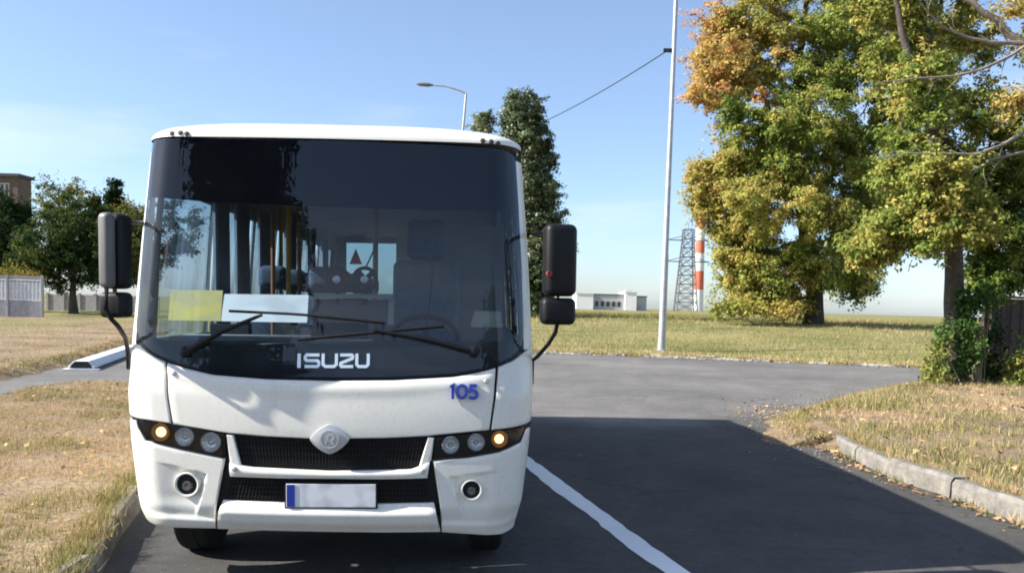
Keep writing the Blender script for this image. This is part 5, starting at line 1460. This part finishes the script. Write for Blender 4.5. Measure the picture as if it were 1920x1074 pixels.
for k_, (lab, hgt, wid, per) in enumerate((('thin grass on the sloping edge of the left verge', 0.06, 0.006, 120), ('thin grass on the sloping edge of the corner verge', 0.09, 0.006, 260), ('dry grass on the edge of the path at left', 0.10, 0.010, 80))):
    a_, b_, z_ = SLOPES[k_]; n_ = len(a_) * per
    i_ = rng.integers(0, len(a_), n_); t_ = rng.random(n_) ** 1.7; p_ = a_[i_] * (1 - t_[:, None]) + b_[i_] * t_[:, None] + rng.normal(0, 0.05, (n_, 2))
    zz_ = np.interp(t_, [0, 0.5, 1], [z_, z_ * 0.62, 0.0])
    blades('grass', lab, np.c_[p_, zz_], rng.uniform(0.3, 1, n_) * hgt * (1.1 - t_), 0.55 + 0.3 * (vnoise(p_[:, 0], p_[:, 1], 1.1, 21) - 0.5) + rng.normal(0, 0.12, n_), wid, 0.9)
def gravel(label, P, size):
    n = len(P); o6 = np.array([(1, 0, 0), (0, 1, 0), (-1, 0, 0), (0, -1, 0), (0, 0, 0.7), (0, 0, -0.5)], float)
    sc_ = size * rng.lognormal(0, 0.45, (n, 1, 1)) * rng.uniform(0.6, 1.3, (n, 6, 3)); a_ = rng.uniform(0, 6.28, n); ca, sa = np.cos(a_)[:, None], np.sin(a_)[:, None]
    V = o6[None] * sc_; X_ = V[..., 0] * ca - V[..., 1] * sa; Y_ = V[..., 0] * sa + V[..., 1] * ca
    V = np.stack([X_, Y_, V[..., 2]], -1) + P[:, None, :]
    F_ = np.array([(0, 1, 4), (1, 2, 4), (2, 3, 4), (3, 0, 4), (1, 0, 5), (2, 1, 5), (3, 2, 5), (0, 3, 5)])
    tag(np_mesh('gravel', V.reshape(-1, 3), (F_[None] + 6 * np.arange(n)[:, None, None]).reshape(-1, 3), M['concrete']), label, 'gravel', kind='stuff')
pk = resample(kf, 900); pk = pk[rng.integers(0, 900, 1600)]
gravel('loose pale stones along the far kerb', np.c_[pk[:, 0] + rng.normal(0, 0.2, 1600), pk[:, 1] - np.abs(rng.normal(0, 0.35, 1600)), np.full(1600, 0.008)], 0.020)
pk = resample([g(1640, 892, 0), g(1560, 838, 0), g(1490, 800, 0), g(1480, 775, 0), g(1560, 752, 0), g(1720, 722, 0)], 500)[rng.integers(0, 500, 1800)]
gravel('loose grit on the asphalt round the right corner', np.c_[pk[:, 0] - np.abs(rng.normal(0, 0.45, 1800)), pk[:, 1] + rng.normal(0, 0.4, 1800), np.full(1800, 0.005)], 0.011)
# fallen leaves along the right kerb and on the corner
def litter(name, label, P, size):
    V, F_, H_ = leaves_np(P, size, rng.random(len(P)), 1.6, 0.7, 0.1)
    tag(np_mesh(name, V, F_, M['litter'], attrs={'hue': H_}), label, 'leaves', kind='stuff')
pts = []
kr_a = resample([(p[0], p[1]) for p in kr[2:]] + [g(1530, 824, 0), g(1500, 805, 0), g(1470, 785, 0)], 400)
for p in kr_a:
    for _ in range(1):
        pts.append((p[0] - abs(rng.normal(0, 0.13)) - 0.02, p[1] + rng.normal(0, 0.1), 0.014))
c_ = g(1500, 785, 0)
for _ in range(450): pts.append((c_[0] + rng.normal(0.1, 0.45), c_[1] + rng.normal(0.2, 1.1), 0.016))
P = np.array(pts); ins = inside(R1r, P[:, :2]); P[ins, 2] = VZ + 0.025
litter('fallen_leaves', 'brown and orange fallen leaves along the right kerb and corner', P, 0.048)
pts = scatter(R1r, 2600, 4.2, 20, 6, 25, 1.0)
litter('fallen_leaves', 'scattered brown leaves lying on the right corner verge', np.c_[pts, np.full(len(pts), VZ + 0.05)], 0.07)
pts = scatter(L1r, 1500, -8, -2, 3.5, 15, 1.0)
litter('fallen_leaves', 'scattered dry leaves lying on the verge left of the bus', np.c_[pts, np.full(len(pts), VZ + 0.035)], 0.045)
